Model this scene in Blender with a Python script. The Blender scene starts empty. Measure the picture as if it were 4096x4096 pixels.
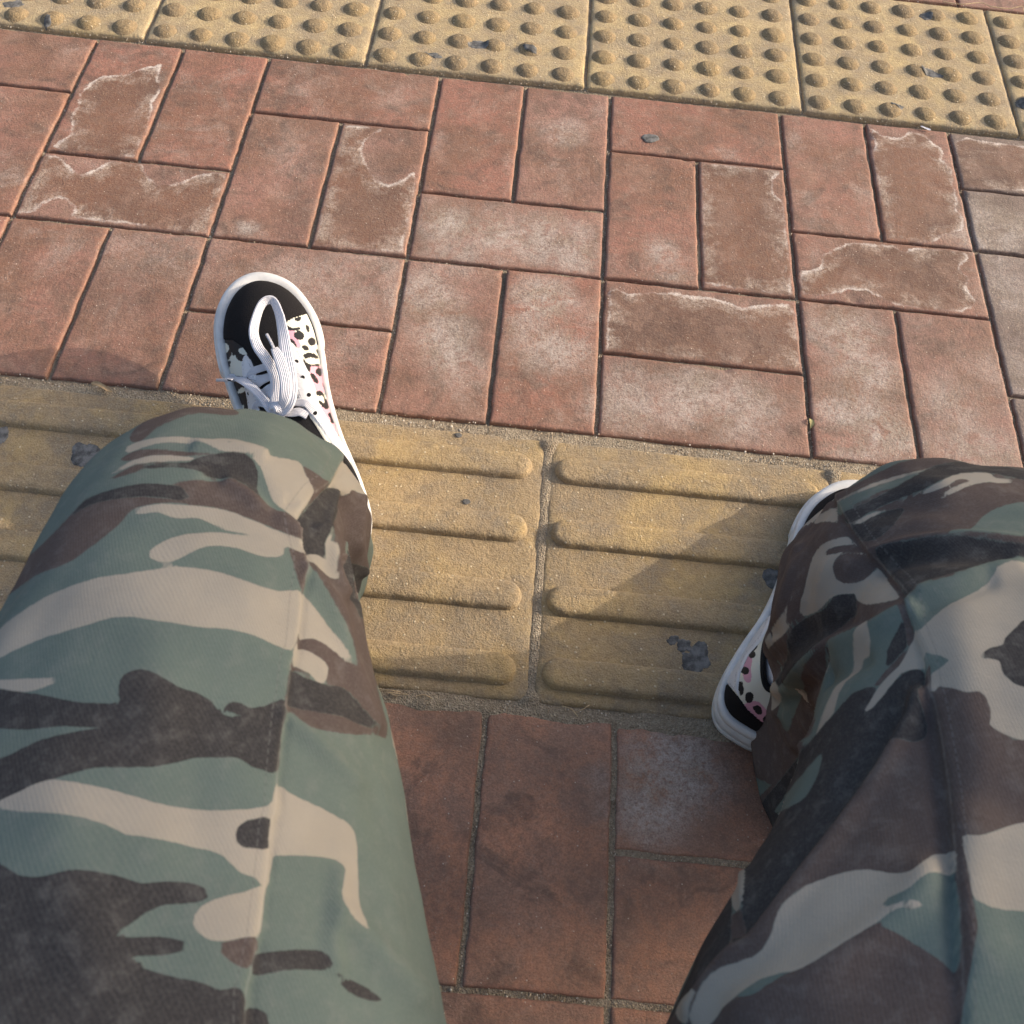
import bpy, math, random
import numpy as np
from mathutils import Vector, Matrix
from mathutils.bvhtree import BVHTree

random.seed(7); rng = np.random.default_rng(7)
SC = bpy.context.scene
COL = SC.collection

# ------------------------------------------------------------------ camera
CAM = np.array([0.52256, -0.59992, 0.77802])
ROT = np.array([[0.9946581, 0.0766654, 0.0691209],
                [-0.1019619, 0.8341136, 0.5420870],
                [-0.0160953, -0.5462388, 0.8374748]])
FOC = 1.034977
cam_data = bpy.data.cameras.new('camera')
cam = bpy.data.objects.new('camera', cam_data); COL.objects.link(cam)
M4 = Matrix.Identity(4)
for i in range(3):
    for j in range(3):
        M4[i][j] = ROT[j][i]
    M4[i][3] = CAM[i]
cam.matrix_world = M4
cam_data.sensor_width = 36; cam_data.lens = 36 * FOC
cam_data.clip_start = 0.01; cam_data.clip_end = 400
cam_data.dof.use_dof = True
cam_data.dof.focus_distance = 0.92
cam_data.dof.aperture_fstop = 26
SC.camera = cam
SC.render.resolution_x = 1024; SC.render.resolution_y = 1024

# ------------------------------------------------------------------ light
SUN = np.array([0.92, 0.16, 0.375]); SUN /= np.linalg.norm(SUN)
W = bpy.data.worlds.new('World'); SC.world = W; W.use_nodes = True
nt = W.node_tree; nt.nodes.clear()
sky = nt.nodes.new('ShaderNodeTexSky'); sky.sky_type = 'NISHITA'; sky.sun_disc = False
sky.sun_elevation = math.asin(SUN[2]); sky.sun_rotation = math.atan2(SUN[0], SUN[1])
sky.dust_density = 7.0; sky.air_density = 1.0
bg = nt.nodes.new('ShaderNodeBackground'); bg.inputs[1].default_value = 0.15
wo = nt.nodes.new('ShaderNodeOutputWorld')
nt.links.new(sky.outputs[0], bg.inputs[0]); nt.links.new(bg.outputs[0], wo.inputs[0])
sd = bpy.data.lights.new('sun', 'SUN'); sd.energy = 2.05; sd.angle = math.radians(0.6); sd.color = (1.0, 0.885, 0.74)
so = bpy.data.objects.new('sun', sd); COL.objects.link(so)
so.rotation_mode = 'QUATERNION'; so.rotation_quaternion = Vector(-SUN).to_track_quat('-Z', 'Y'); so.location = (3, 1, 3)
SC.view_settings.view_transform = 'Standard'; SC.view_settings.look = 'None'
SC.view_settings.exposure = 1.08; SC.view_settings.gamma = 1.0; SC.view_settings.use_curve_mapping = False

# ------------------------------------------------------------------ helpers
K = 1932.0
def ray(x, y):
    return np.array([(x - K/2)/K/FOC, -(y - K/2)/K/FOC, -1.0]) @ ROT
def at(x, y, z=0.0):
    d = ray(x, y); t = (z - CAM[2]) / d[2]
    return CAM + t*d
def px(P):
    q = (np.asarray(P, float) - CAM) @ ROT.T
    return np.stack([K/2 + FOC*K*q[..., 0]/-q[..., 2], K/2 - FOC*K*q[..., 1]/-q[..., 2]], -1)

def crop(ox, oy, w):            # photograph regions measured at 1932 px width, back to one common frame
    s = w/1932.0*1932.0/4096.0
    return lambda pts: np.array([(ox*1932/4096 + a*s, oy*1932/4096 + b*s) for a, b in pts], float)
c1 = crop(0, 0, 1400); c2 = crop(1300, 0, 1400); c3 = crop(0, 1500, 1700); c4 = crop(0, 2700, 1700)
c5 = crop(2600, 1700, 1496); c6 = crop(2600, 2800, 1496); cA = crop(0, 900, 1400); cB = crop(1400, 900, 1400)
cC = crop(2700, 900, 1396); cD = crop(2700, 0, 1396); c7 = crop(1300, 2600, 1600); c8 = crop(1300, 1600, 2000)
def cS(pts): return np.array([(377.36 + a*0.21968, 471.68 + b*0.21968) for a, b in pts], float)   # left shoe
def cR(pts): return np.array([(1273.5 + a*0.31748, 849.0 + b*0.31748) for a, b in pts], float)    # right shoe

def h3(ix, iy, iz, s=0):
    n = (ix.astype(np.int64)*374761393 + iy.astype(np.int64)*668265263 + iz.astype(np.int64)*2147483647 + s*974634777) & 0xffffffff
    n = ((n ^ (n >> 13))*1274126177) & 0xffffffff
    n = ((n ^ (n >> 16))*2246822519) & 0xffffffff
    return ((n ^ (n >> 15)) & 0xffffff)/float(0xffffff)
def vn(P, f=1.0, seed=0, octv=1):       # value noise, -1..1
    P = np.asarray(P, float)*f
    if P.shape[-1] == 2: P = np.concatenate([P, np.zeros(P.shape[:-1]+(1,))], -1)
    out = 0; amp = 1.0; tot = 0
    for o in range(octv):
        i = np.floor(P).astype(int); t = P - i; t = t*t*(3-2*t)
        r = 0
        for dx in (0, 1):
            for dy in (0, 1):
                for dz in (0, 1):
                    w = (t[..., 0] if dx else 1-t[..., 0])*(t[..., 1] if dy else 1-t[..., 1])*(t[..., 2] if dz else 1-t[..., 2])
                    r = r + w*h3(i[..., 0]+dx, i[..., 1]+dy, i[..., 2]+dz, seed+o)
        out = out + amp*(2*r-1); tot += amp; amp *= 0.5; P = P*2.03 + 11.3
    return out/tot

def smooth_closed(pts, n=4):
    pts = np.asarray(pts, float); N = len(pts); out = []
    for i in range(N):
        a, b, c, d = pts[i-1], pts[i], pts[(i+1) % N], pts[(i+2) % N]
        for k in range(n):
            t = k/n
            out.append(0.5*((2*b)+(-a+c)*t+(2*a-5*b+4*c-d)*t*t+(-a+3*b-3*c+d)*t**3))
    return np.array(out)
def smooth_open(pts, n=6):
    pts = np.asarray(pts, float); N = len(pts); out = []
    for i in range(N-1):
        a = pts[max(i-1, 0)]; b = pts[i]; c = pts[i+1]; d = pts[min(i+2, N-1)]
        for k in range(n):
            t = k/n
            out.append(0.5*((2*b)+(-a+c)*t+(2*a-5*b+4*c-d)*t*t+(-a+3*b-3*c+d)*t**3))
    out.append(pts[-1]); return np.array(out)
def seg_dist(Q, a, b):
    ab = b-a; t = np.clip(((Q-a) @ ab)/max(ab @ ab, 1e-12), 0, 1)
    return np.linalg.norm(Q - a - t[:, None]*ab, axis=1)
def line_dist(Q, pts):
    d = np.full(len(Q), 1e9)
    for i in range(len(pts)-1): d = np.minimum(d, seg_dist(Q, pts[i], pts[i+1]))
    return d
def sdf(Q, poly, far=60.0):              # signed distance, positive inside; beyond `far` clipped
    lo = poly.min(0)-far; hi = poly.max(0)+far
    m = np.all((Q > lo) & (Q < hi), axis=1)
    out = np.full(len(Q), -far)
    q = Q[m]
    if len(q) == 0: return out
    d = np.full(len(q), far); ins = np.zeros(len(q), bool)
    for i in range(len(poly)):
        a = poly[i-1]; b = poly[i]
        d = np.minimum(d, seg_dist(q, a, b))
        c = ((a[1] > q[:, 1]) != (b[1] > q[:, 1]))
        with np.errstate(divide='ignore', invalid='ignore'):
            xi = (b[0]-a[0])*(q[:, 1]-a[1])/(b[1]-a[1]+1e-12)+a[0]
        ins ^= c & (q[:, 0] < xi)
    out[m] = np.where(ins, d, -d); return out
def ss(a, b, x):
    t = np.clip((x-a)/(b-a), 0, 1); return t*t*(3-2*t)

def mesh(name, V, F, mat=None, smooth=True, attrs=None, uv=None):
    me = bpy.data.meshes.new(name)
    V = np.asarray(V, float); F = np.asarray(F)
    if F.ndim == 2:
        me.vertices.add(len(V)); me.vertices.foreach_set('co', V.ravel())
        n, k = F.shape
        me.loops.add(n*k); me.loops.foreach_set('vertex_index', F.ravel().astype(np.int32))
        me.polygons.add(n); me.polygons.foreach_set('loop_start', np.arange(0, n*k, k, dtype=np.int32))
        me.polygons.foreach_set('loop_total', np.full(n, k, dtype=np.int32))
        me.update(calc_edges=True)
    else:
        me.from_pydata([tuple(v) for v in V], [], [list(f) for f in F])
    me.validate()
    me.polygons.foreach_set('use_smooth', np.full(len(me.polygons), smooth))
    if attrs:
        for k_, a in attrs.items():
            at_ = me.attributes.new(k_, 'FLOAT', 'POINT'); at_.data.foreach_set('value', np.asarray(a, np.float32))
    if uv is not None:
        l = me.uv_layers.new(name='UVMap'); vi = np.zeros(len(me.loops), np.int32); me.loops.foreach_get('vertex_index', vi)
        l.data.foreach_set('uv', np.asarray(uv, np.float32)[vi].ravel())
    if mat: me.materials.append(mat)
    return me
def obj(name, me, parent=None, **props):
    o = bpy.data.objects.new(name, me); COL.objects.link(o)
    if parent: o.parent = parent
    for k_, v in props.items(): o[k_] = v
    return o
def thing(name, label, cat, loc=(0, 0, 0), group=None):
    o = obj(name, None); o.location = loc; o['label'] = label; o['category'] = cat
    if group: o['group'] = group
    o.empty_display_size = 0.05
    return o
def gridF(nu, nv, closed=False):
    i = np.arange(nu-1)[:, None]; jn = nv if closed else nv-1
    j = np.arange(jn)[None, :]; j2 = (j+1) % nv
    return np.stack([i*nv+j, i*nv+j2, (i+1)*nv+j2, (i+1)*nv+j], -1).reshape(-1, 4)

# ------------------------------------------------------------------ node helpers
class NM:
    def __init__(s, name):
        s.m = bpy.data.materials.new(name); s.m.use_nodes = True; s.t = s.m.node_tree
        s.b = s.t.nodes['Principled BSDF']; s.x = 0
    def n(s, typ, **kw):
        nd = s.t.nodes.new(typ)
        for k_, v in kw.items(): setattr(nd, k_, v)
        return nd
    def link(s, a, b): s.t.links.new(a, b)
    def put(s, sock, v):
        if hasattr(v, 'is_output') or isinstance(v, bpy.types.NodeSocket): s.link(v, sock)
        else:
            if hasattr(sock.default_value, '__len__') and not hasattr(v, '__len__'): v = (v, v, v)
            if hasattr(sock.default_value, '__len__') and len(sock.default_value) == 4 and len(v) == 3: v = (*v, 1)
            sock.default_value = v
    def attr(s, name, typ='GEOMETRY'):
        a = s.n('ShaderNodeAttribute'); a.attribute_name = name; a.attribute_type = typ; return a.outputs['Fac']
    def coord(s, k_='Object'): return s.n('ShaderNodeTexCoord').outputs[k_]
    def pos(s): return s.n('ShaderNodeNewGeometry').outputs['Position']
    def rnd(s): return s.n('ShaderNodeObjectInfo').outputs['Random']
    def noise(s, vec, scale, detail=4, rough=0.55, dist=0.0, out='Fac'):
        a = s.n('ShaderNodeTexNoise'); s.put(a.inputs['Vector'], vec); a.inputs['Scale'].default_value = scale
        a.inputs['Detail'].default_value = detail; a.inputs['Roughness'].default_value = rough; a.inputs['Distortion'].default_value = dist
        return a.outputs[out]
    def voro(s, vec, scale, feature='F1', out='Distance', rand=1.0):
        a = s.n('ShaderNodeTexVoronoi', feature=feature); s.put(a.inputs['Vector'], vec); a.inputs['Scale'].default_value = scale
        a.inputs['Randomness'].default_value = rand
        return a.outputs[out]
    def math(s, op, a, b=0.0, c=0.0, clamp=False):
        m = s.n('ShaderNodeMath', operation=op, use_clamp=clamp)
        s.put(m.inputs[0], a); s.put(m.inputs[1], b)
        if len(m.inputs) > 2: s.put(m.inputs[2], c)
        return m.outputs[0]
    def ramp(s, v, a, b, lo=0.0, hi=1.0):
        m = s.n('ShaderNodeMapRange', interpolation_type='SMOOTHSTEP')
        s.put(m.inputs['Value'], v); s.put(m.inputs['From Min'], a); s.put(m.inputs['From Max'], b)
        s.put(m.inputs['To Min'], lo); s.put(m.inputs['To Max'], hi); return m.outputs[0]
    def mix(s, f, a, b, mode='MIX'):
        m = s.n('ShaderNodeMix', data_type='RGBA', blend_type=mode)
        s.put(m.inputs[0], f); s.put(m.inputs[6], a); s.put(m.inputs[7], b); return m.outputs[2]
    def vadd(s, a, b, op='ADD'):
        m = s.n('ShaderNodeVectorMath', operation=op); s.put(m.inputs[0], a); s.put(m.inputs[1], b); return m.outputs[0]
    def mapping(s, vec, scale=(1, 1, 1), rot=(0, 0, 0)):
        m = s.n('ShaderNodeMapping'); s.put(m.inputs[0], vec); m.inputs['Scale'].default_value = scale; m.inputs['Rotation'].default_value = rot
        return m.outputs[0]
    def bump(s, h, strength=1.0, dist=0.001, normal=None):
        b = s.n('ShaderNodeBump'); s.put(b.inputs['Height'], h); b.inputs['Strength'].default_value = strength; b.inputs['Distance'].default_value = dist
        if normal is not None: s.link(normal, b.inputs['Normal'])
        return b.outputs[0]
    def done(s, col, rough=0.85, normal=None, spec=0.3, sheen=None):
        s.put(s.b.inputs['Base Color'], col); s.put(s.b.inputs['Roughness'], rough)
        s.b.inputs['Specular IOR Level'].default_value = spec
        if sheen: s.b.inputs['Sheen Weight'].default_value = sheen; s.b.inputs['Sheen Roughness'].default_value = 0.5
        if normal is not None: s.link(normal, s.b.inputs['Normal'])
        return s.m

# ------------------------------------------------------------------ materials
def mat_brick(grey=False):
    m = NM('fired_brick_grey' if grey else 'fired_brick'); P = m.pos(); r = m.rnd()
    off = m.n('ShaderNodeCombineXYZ'); m.put(off.inputs[2], m.math('MULTIPLY', r, 37.0))
    Q = m.vadd(P, off.outputs[0])
    n1 = m.noise(Q, 9, 4, .6); n2 = m.noise(Q, 26, 5, .65, .5); n3 = m.noise(Q, 140, 4, .7); n4 = m.noise(Q, 700, 3, .6)
    red = m.mix(m.ramp(r, 0, 1), (.335, .152, .108), (.320, .178, .138))
    if grey: red = m.mix(r, (.20, .145, .12), (.25, .19, .165))
    brown = (.20, .105, .064) if not grey else (.17, .13, .105)
    n5 = m.noise(Q, 62, 5, .68, .6); n6 = m.noise(Q, 300, 4, .75)
    col = m.mix(m.ramp(n1, .38, .64, 0, .8), red, brown)
    col = m.mix(m.ramp(n5, .42, .66, 0, .55), col, (.185, .105, .075) if not grey else (.15, .115, .095))
    col = m.mix(m.ramp(n2, .46, .70, 0, .5), col, (.37, .235, .175) if not grey else (.29, .235, .205))
    # dark soot and pale bloom where the brick carries them
    wm = m.attr('warm_bounce')  # nearer bricks: redder tone, colour also lightened in place of bounce light
    if not grey: col = m.mix(m.math('MULTIPLY', wm, .85), col, m.mix(m.ramp(n2, .35, .62), m.mix(m.ramp(n1, .35, .65), (.58, .27, .155), (.48, .24, .15)), (.37, .21, .145)))
    hz = m.attr('bloom'); dk = m.attr('soot'); st = m.attr('stain')
    patchy = m.math('MULTIPLY', m.ramp(n5, .25, .52), m.ramp(n6, .25, .58))
    nat = m.math('MULTIPLY', m.ramp(m.noise(Q, 15, 5, .66, 1.0), .50, .70), m.math('SUBTRACT', .34, m.math('MULTIPLY', wm, .32)))
    hzf = m.math('MULTIPLY', m.math('MAXIMUM', hz, nat), patchy, clamp=True)
    sk = m.math('MAXIMUM', dk, m.math('MULTIPLY', m.ramp(m.noise(Q, 19, 5, .66, 1.2), .49, .66), .85))
    col = m.mix(m.math('MULTIPLY', m.math('MULTIPLY', sk, m.ramp(n5, .2, .6, .4, 1)), .75, clamp=True), col, (.098, .068, .052))
    col = m.mix(m.math('MULTIPLY', hzf, 1.0), col, m.mix(m.ramp(n2, .35, .6), (.36, .30, .235), (.52, .455, .40)))
    # damp patch with a powdery salt tide-mark
    wob = m.math('ADD', m.math('MULTIPLY', m.math('SUBTRACT', m.noise(P, 110, 5, .7), .5), .011), m.math('MULTIPLY', m.math('SUBTRACT', m.noise(P, 480, 4, .75), .5), .0035))
    d = m.math('ADD', st, wob)
    ins = m.ramp(d, -.0016, .0020)
    incol = m.mix(m.ramp(n1, .35, .65), (.205, .100, .060), (.115, .065, .047))
    incol = m.mix(m.ramp(n5, .38, .68, 0, .55), incol, (.245, .140, .090))
    incol = m.mix(m.ramp(n6, .45, .7, 0, .4), incol, (.11, .065, .048))
    incol = m.mix(m.math('MULTIPLY', m.ramp(m.noise(P, 24, 4, .6, .8), .50, .62), .45), incol, (.30, .185, .135))
    col = m.mix(m.math('MULTIPLY', ins, .88), col, incol)
    br = m.ramp(m.noise(P, 30, 4, .65), .38, .60); pw = m.ramp(n6, .30, .62)
    rim = m.math('MULTIPLY', m.ramp(d, -.0016, .0004), m.ramp(d, .0008, m.math('ADD', .004, m.math('MULTIPLY', br, .024)), 1, 0))
    line = m.math('MULTIPLY', m.ramp(d, -.0020, -.0002), m.ramp(d, .0004, m.math('ADD', .0016, m.math('MULTIPLY', br, .0028)), 1, 0))
    rim = m.math('MULTIPLY', m.math('MULTIPLY', rim, m.ramp(m.attr('edge'), .001, .008)), m.math('MULTIPLY', br, pw)); line = m.math('MULTIPLY', m.math('MULTIPLY', m.math('MULTIPLY', line, m.ramp(m.attr('edge'), .0015, .0065, .08, 1)), m.ramp(n6, .2, .5, .35, 1)), m.math('ADD', m.math('MULTIPLY', br, .85), .06))
    col = m.mix(m.math('MULTIPLY', rim, .9), col, (.48, .395, .32))
    col = m.mix(m.math('MULTIPLY', line, .92), col, (.74, .65, .58))
    # worn arris, dirty rim darkened to tone down sunlit edges, fine grain
    eg = m.attr('edge')
    col = m.mix(m.math('MULTIPLY', m.ramp(eg, .0004, .0022, 1, 0), m.ramp(n5, .3, .6, .75, .35)), col, (.20, .12, .085))
    col = m.mix(m.math('MULTIPLY', m.ramp(eg, 0, .007, 1, 0), m.ramp(n5, .35, .6, .0, .45)), col, (.36, .165, .11) if not grey else (.25, .19, .16))
    col = m.mix(m.ramp(n4, .38, .66, 0, .6), col, m.mix(.6, col, (.09, .055, .042)))
    col = m.mix(m.ramp(n6, .50, .72, 0, .38), col, (.42, .29, .22))
    col = m.mix(m.ramp(n3, .30, .60, .42, 0), col, (.13, .08, .058))
    spk = m.voro(Q, 260, 'F1'); rs = m.voro(Q, 260, 'F1', 'Color')
    sx = m.n('ShaderNodeSeparateColor'); m.link(rs, sx.inputs[0])
    sp = m.math('MULTIPLY', m.ramp(spk, .10, .20, 1, 0), m.ramp(sx.outputs[0], .86, .93))
    col = m.mix(m.math('MULTIPLY', sp, .7), col, (.62, .52, .42))
    h = m.math('ADD', m.math('MULTIPLY', n3, .6), m.math('ADD', m.math('MULTIPLY', m.noise(P, 420, 3, .7), .8), m.math('MULTIPLY', n4, .35)))
    h = m.math('ADD', h, m.math('MULTIPLY', sp, .4))
    nr = m.bump(h, .9, .0011)
    return m.done(col, m.ramp(n3, .3, .7, .62, .85), nr, .35)

def mat_yellow(name, c_a, c_b, dirt, grain=1.0):
    m = NM(name); P = m.pos(); r = m.rnd()
    off = m.n('ShaderNodeCombineXYZ'); m.put(off.inputs[2], m.math('MULTIPLY', r, 0.0))
    n1 = m.noise(P, 11, 4, .6, .4); n2 = m.noise(P, 38, 5, .65); n3 = m.noise(P, 170, 4, .7); n4 = m.noise(P, 620, 3, .65)
    col = m.mix(m.ramp(n1, .35, .65), c_a, c_b)
    df = m.math('MULTIPLY', m.ramp(m.noise(P, 17, 5, .66, .3), .39, .60), m.ramp(n2, .25, .6))
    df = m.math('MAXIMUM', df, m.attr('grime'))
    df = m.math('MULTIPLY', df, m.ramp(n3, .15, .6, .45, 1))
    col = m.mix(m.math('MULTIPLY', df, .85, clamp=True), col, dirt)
    col = m.mix(m.ramp(m.noise(P, 75, 5, .7, .5), .45, .68, 0, .42), col, m.mix(.5, dirt, (.16, .12, .08)))
    col = m.mix(m.ramp(m.noise(P, 23, 4, .65, .6), .56, .70, 0, .5), col, m.mix(.5, dirt, (.13, .11, .09)))
    col = m.mix(m.ramp(n3, .35, .75, .32, 0), col, (.20, .125, .06))
    col = m.mix(m.ramp(n4, .45, .75, 0, .45), col, m.mix(.4, col, (.85, .68, .42)))
    col = m.mix(m.ramp(n4, .25, .5, .45, 0), col, m.mix(.5, col, (.12, .075, .035)))
    spk = m.voro(P, 230, 'F1'); rs = m.voro(P, 230, 'F1', 'Color')
    sx = m.n('ShaderNodeSeparateColor'); m.link(rs, sx.inputs[0])
    sp = m.math('MULTIPLY', m.ramp(spk, .16, .28, 1, 0), m.ramp(sx.outputs[1], .82, .9))
    col = m.mix(m.math('MULTIPLY', sp, .6), col, (.70, .60, .44))
    h = m.math('ADD', m.math('MULTIPLY', m.noise(P, 330, 3, .7), 1.0), m.math('ADD', m.math('MULTIPLY', n3, .5), m.math('MULTIPLY', n4, .7)))
    nr = m.bump(m.math('ADD', h, m.math('MULTIPLY', sp, .5)), .95*grain, .0013)
    return m.done(col, .88, nr, .2)

def mat_sand():
    m = NM('jointing_sand'); P = m.pos()
    n1 = m.noise(P, 30, 4, .6); n3 = m.noise(P, 500, 4, .7)
    v = m.voro(P, 700, 'F1', 'Color'); sx = m.n('ShaderNodeSeparateColor'); m.link(v, sx.inputs[0])
    col = m.mix(n1, (.23, .18, .125), (.36, .30, .22))
    col = m.mix(m.math('MULTIPLY', sx.outputs[0], .6), col, m.mix(sx.outputs[1], (.16, .115, .075), (.58, .50, .38)))
    h = m.math('ADD', m.voro(P, 700, 'F1'), n3)
    return m.done(col, .95, m.bump(h, 1.0, .0016), .15)

def simple(name, c, rough=.8, spec=.3, scale=None, amp=.12, bdist=.0003, bstr=.5, sheen=None):
    m = NM(name); P = m.coord('Object')
    n = m.noise(P, scale or 300, 4, .6)
    col = m.mix(m.ramp(n, .25, .75, 0, 1), tuple(a*(1-amp) for a in c), tuple(min(1, a*(1+amp)) for a in c))
    return m.done(col, rough, m.bump(n, bstr, bdist), spec, sheen)

def twill(m, uv, scale=1.0):
    # fine diagonal rib of the cotton, in metres of cloth
    w = m.n('ShaderNodeTexWave', wave_type='BANDS', bands_direction='X'); m.put(w.inputs['Vector'], m.mapping(uv, (1, 1, 1), (0, 0, .45)))
    w.inputs['Scale'].default_value = 270*scale; w.inputs['Distortion'].default_value = .8; w.inputs['Detail'].default_value = 2; w.inputs['Detail Scale'].default_value = 2.0
    return w.outputs['Fac']
def mat_camo():
    m = NM('camouflage_twill'); uv = m.coord('UV'); P = m.pos()
    wob = m.math('MULTIPLY', m.math('SUBTRACT', m.noise(P, 160, 3, .6), .5), 2.2)
    fz = m.math('MULTIPLY', m.math('SUBTRACT', m.noise(P, 1400, 2, .6), .5), 1.6)
    wob = m.math('ADD', wob, fz)
    def f(a): return m.ramp(m.math('ADD', m.attr(a), wob), -1.1, 1.1)
    green = (.116, .149, .133); tan = (.325, .293, .245); brown = (.088, .067, .061); black = (.039, .037, .038)
    col = m.mix(f('camo_brown'), green, brown)
    col = m.mix(f('camo_tan'), col, tan)
    col = m.mix(f('camo_black'), col, black)
    n1 = m.noise(P, 26, 4, .6); n2 = m.noise(P, 120, 4, .65); n3 = m.noise(P, 900, 3, .7)
    col = m.mix(m.ramp(n2, .5, .7, 0, .22), col, m.mix(.5, col, (.24, .23, .21)))
    col = m.mix(m.ramp(n1, .3, .7, .22, 0), col, m.mix(.5, col, (.02, .02, .02)))
    col = m.mix(m.ramp(n2, .45, .75, 0, .16), col, m.mix(.4, col, (.26, .25, .235)))
    tw = twill(m, uv)
    col = m.mix(m.math('MULTIPLY', tw, .05), col, m.mix(.5, col, (.30, .29, .27)))
    col = m.mix(m.ramp(n3, .4, .7, 0, .10), col, (.26, .25, .235))
    # worn edge of the overlapped panel and its row of stitches
    pn = m.attr('panel')
    worn = m.math('MULTIPLY', m.ramp(m.math('ABSOLUTE', m.math('SUBTRACT', pn, 2.5)), 0, 4.0, 1, 0), m.ramp(n2, .3, .6, .05, .25))
    col = m.mix(worn, col, m.mix(.55, col, (.50, .48, .44)))
    su = m.n('ShaderNodeSeparateXYZ'); m.link(uv, su.inputs[0])
    dash = m.ramp(m.math('FRACT', m.math('MULTIPLY', su.outputs[1], 300.0)), .28, .4)
    sl = m.ramp(m.math('ABSOLUTE', m.math('SUBTRACT', pn, 24.0)), .8, 2.4, 1, 0)
    col = m.mix(m.math('MULTIPLY', m.math('MULTIPLY', sl, dash), .14), col, (.42, .41, .39))
    col = m.mix(m.math('MULTIPLY', sl, .18), col, (.03, .03, .03))
    h = m.math('ADD', m.math('MULTIPLY', tw, .13), m.math('ADD', m.math('MULTIPLY', n3, .5), m.math('MULTIPLY', n2, .8)))
    return m.done(col, .95, m.bump(h, .5, .0006), .08)

def mat_print():
    m = NM('leopard_print_leather'); P = m.coord('Object')
    wob = m.math('MULTIPLY', m.math('SUBTRACT', m.noise(P, 420, 3, .6), .5), 2.6)
    def f(a): return m.ramp(m.math('ADD', m.math('ADD', m.attr(a), .45), wob), -.4, .4)
    col = m.mix(f('pink'), (.60, .59, .51), (.56, .29, .36))
    col = m.mix(f('spot'), col, (.018, .017, .018))
    n = m.noise(P, 260, 4, .6)
    return m.done(col, .6, m.bump(n, .4, .0004), .2)

M = dict(
    brick=mat_brick(), brickg=mat_brick(True), sand=mat_sand(),
    ydot=mat_yellow('ochre_concrete_pale', (.52, .40, .215), (.46, .365, .225), (.30, .25, .185)),
    ydome=mat_yellow('ochre_concrete_worn_dome', (.33, .245, .125), (.29, .22, .13), (.21, .165, .11), 1.3),
    ybar=mat_yellow('ochre_concrete_guide', (.465, .335, .160), (.385, .29, .175), (.245, .205, .155), 1.1),
    gum=simple('grey_gum', (.125, .122, .118), .85, .2, 150, .6, .0008, .9),
    white=simple('white_leather', (.60, .60, .62), .42, .4, 240, .03, .0004, .35),
    rubber=simple('white_rubber', (.585, .58, .57), .42, .4, 60, .12, .0004, .35),
    suede=simple('black_suede', (.012, .011, .012), .95, .15, 900, .3, .0004, .8, .0),
    canvas=simple('black_canvas', (.016, .015, .016), .9, .2, 1500, .3, .0004, .9),
    sock=simple('white_sock_knit', (.72, .70, .72), .95, .1, 420, .1, .0008, .8),
    sole=simple('gum_outsole', (.60, .58, .55), .7, .3, 120, .08),
    leaf=simple('dry_leaf', (.40, .29, .17), .85, .2, 160, .35, .0006, .9),
    twig=simple('dry_grass', (.48, .36, .22), .85, .2, 200, .3),
    leafg=simple('yellow_green_leaf', (.36, .31, .14), .7, .3, 200, .2),
    camo=mat_camo(), leopard=mat_print(), skin=simple('skin', (.50, .30, .22), .5, .4, 200, .08, .0002, .3),
    stitch=simple('stitch_thread', (.45, .44, .42), .9, .1, 500, .1),
)
def mat_lace():
    m = NM('white_lace_weave'); uv = m.coord('UV'); P = m.coord('Object')
    w = m.n('ShaderNodeTexWave', wave_type='BANDS', bands_direction='Y'); m.put(w.inputs['Vector'], uv); w.inputs['Scale'].default_value = .5
    n = m.noise(P, 900, 3, .6)
    col = m.mix(m.math('MULTIPLY', w.outputs['Fac'], .4), (.66, .655, .70), (.50, .50, .56))
    return m.done(col, .9, m.bump(m.math('ADD', w.outputs['Fac'], m.math('MULTIPLY', n, .5)), .8, .0006), .15, .2)
def mat_leather():
    m = NM('white_leather_stitched'); P = m.coord('Object'); n = m.noise(P, 240, 4, .6)
    col = m.mix(m.ramp(n, .25, .75), (.575, .575, .59), (.62, .62, .635))
    r = m.attr('rim'); line = m.ramp(m.math('ABSOLUTE', m.math('SUBTRACT', r, 4.2)), .4, 1.2, 1, 0)
    dots = m.ramp(m.voro(P, 520, 'F1'), .25, .5, 1, 0)
    col = m.mix(m.math('MULTIPLY', m.math('MULTIPLY', line, dots), .8), col, (.22, .22, .25))
    return m.done(col, .45, m.bump(m.math('SUBTRACT', n, line), .5, .0005), .35)
M['white'] = mat_leather()
M['lace'] = mat_lace()
def mat_grit():
    m = NM('grit_grains'); r = m.attr('tone')
    col = m.mix(m.ramp(r, 0, .6), (.20, .15, .10), (.42, .34, .25)); col = m.mix(m.ramp(r, .75, .95), col, (.72, .66, .56))
    return m.done(col, .9, None, .2)
M['grit'] = mat_grit()

# ------------------------------------------------------------------ the pavement
PC = 0.203; PR = 0.1021; V_LOW = -0.276; D0 = 0.5315; TP = 0.2623; T_U0 = 0.0534; T_V = 0.5172; S_U0 = 0.5656; S_V = -0.009
def plane_mesh(x0, x1, y0, y1, z, nx, ny, disp=None):
    X, Y = np.meshgrid(np.linspace(x0, x1, nx), np.linspace(y0, y1, ny), indexing='ij')
    V = np.stack([X.ravel(), Y.ravel(), np.full(X.size, z)], 1)
    if disp is not None: V[:, 2] += disp(V)
    return V, gridF(nx, ny)
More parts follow.
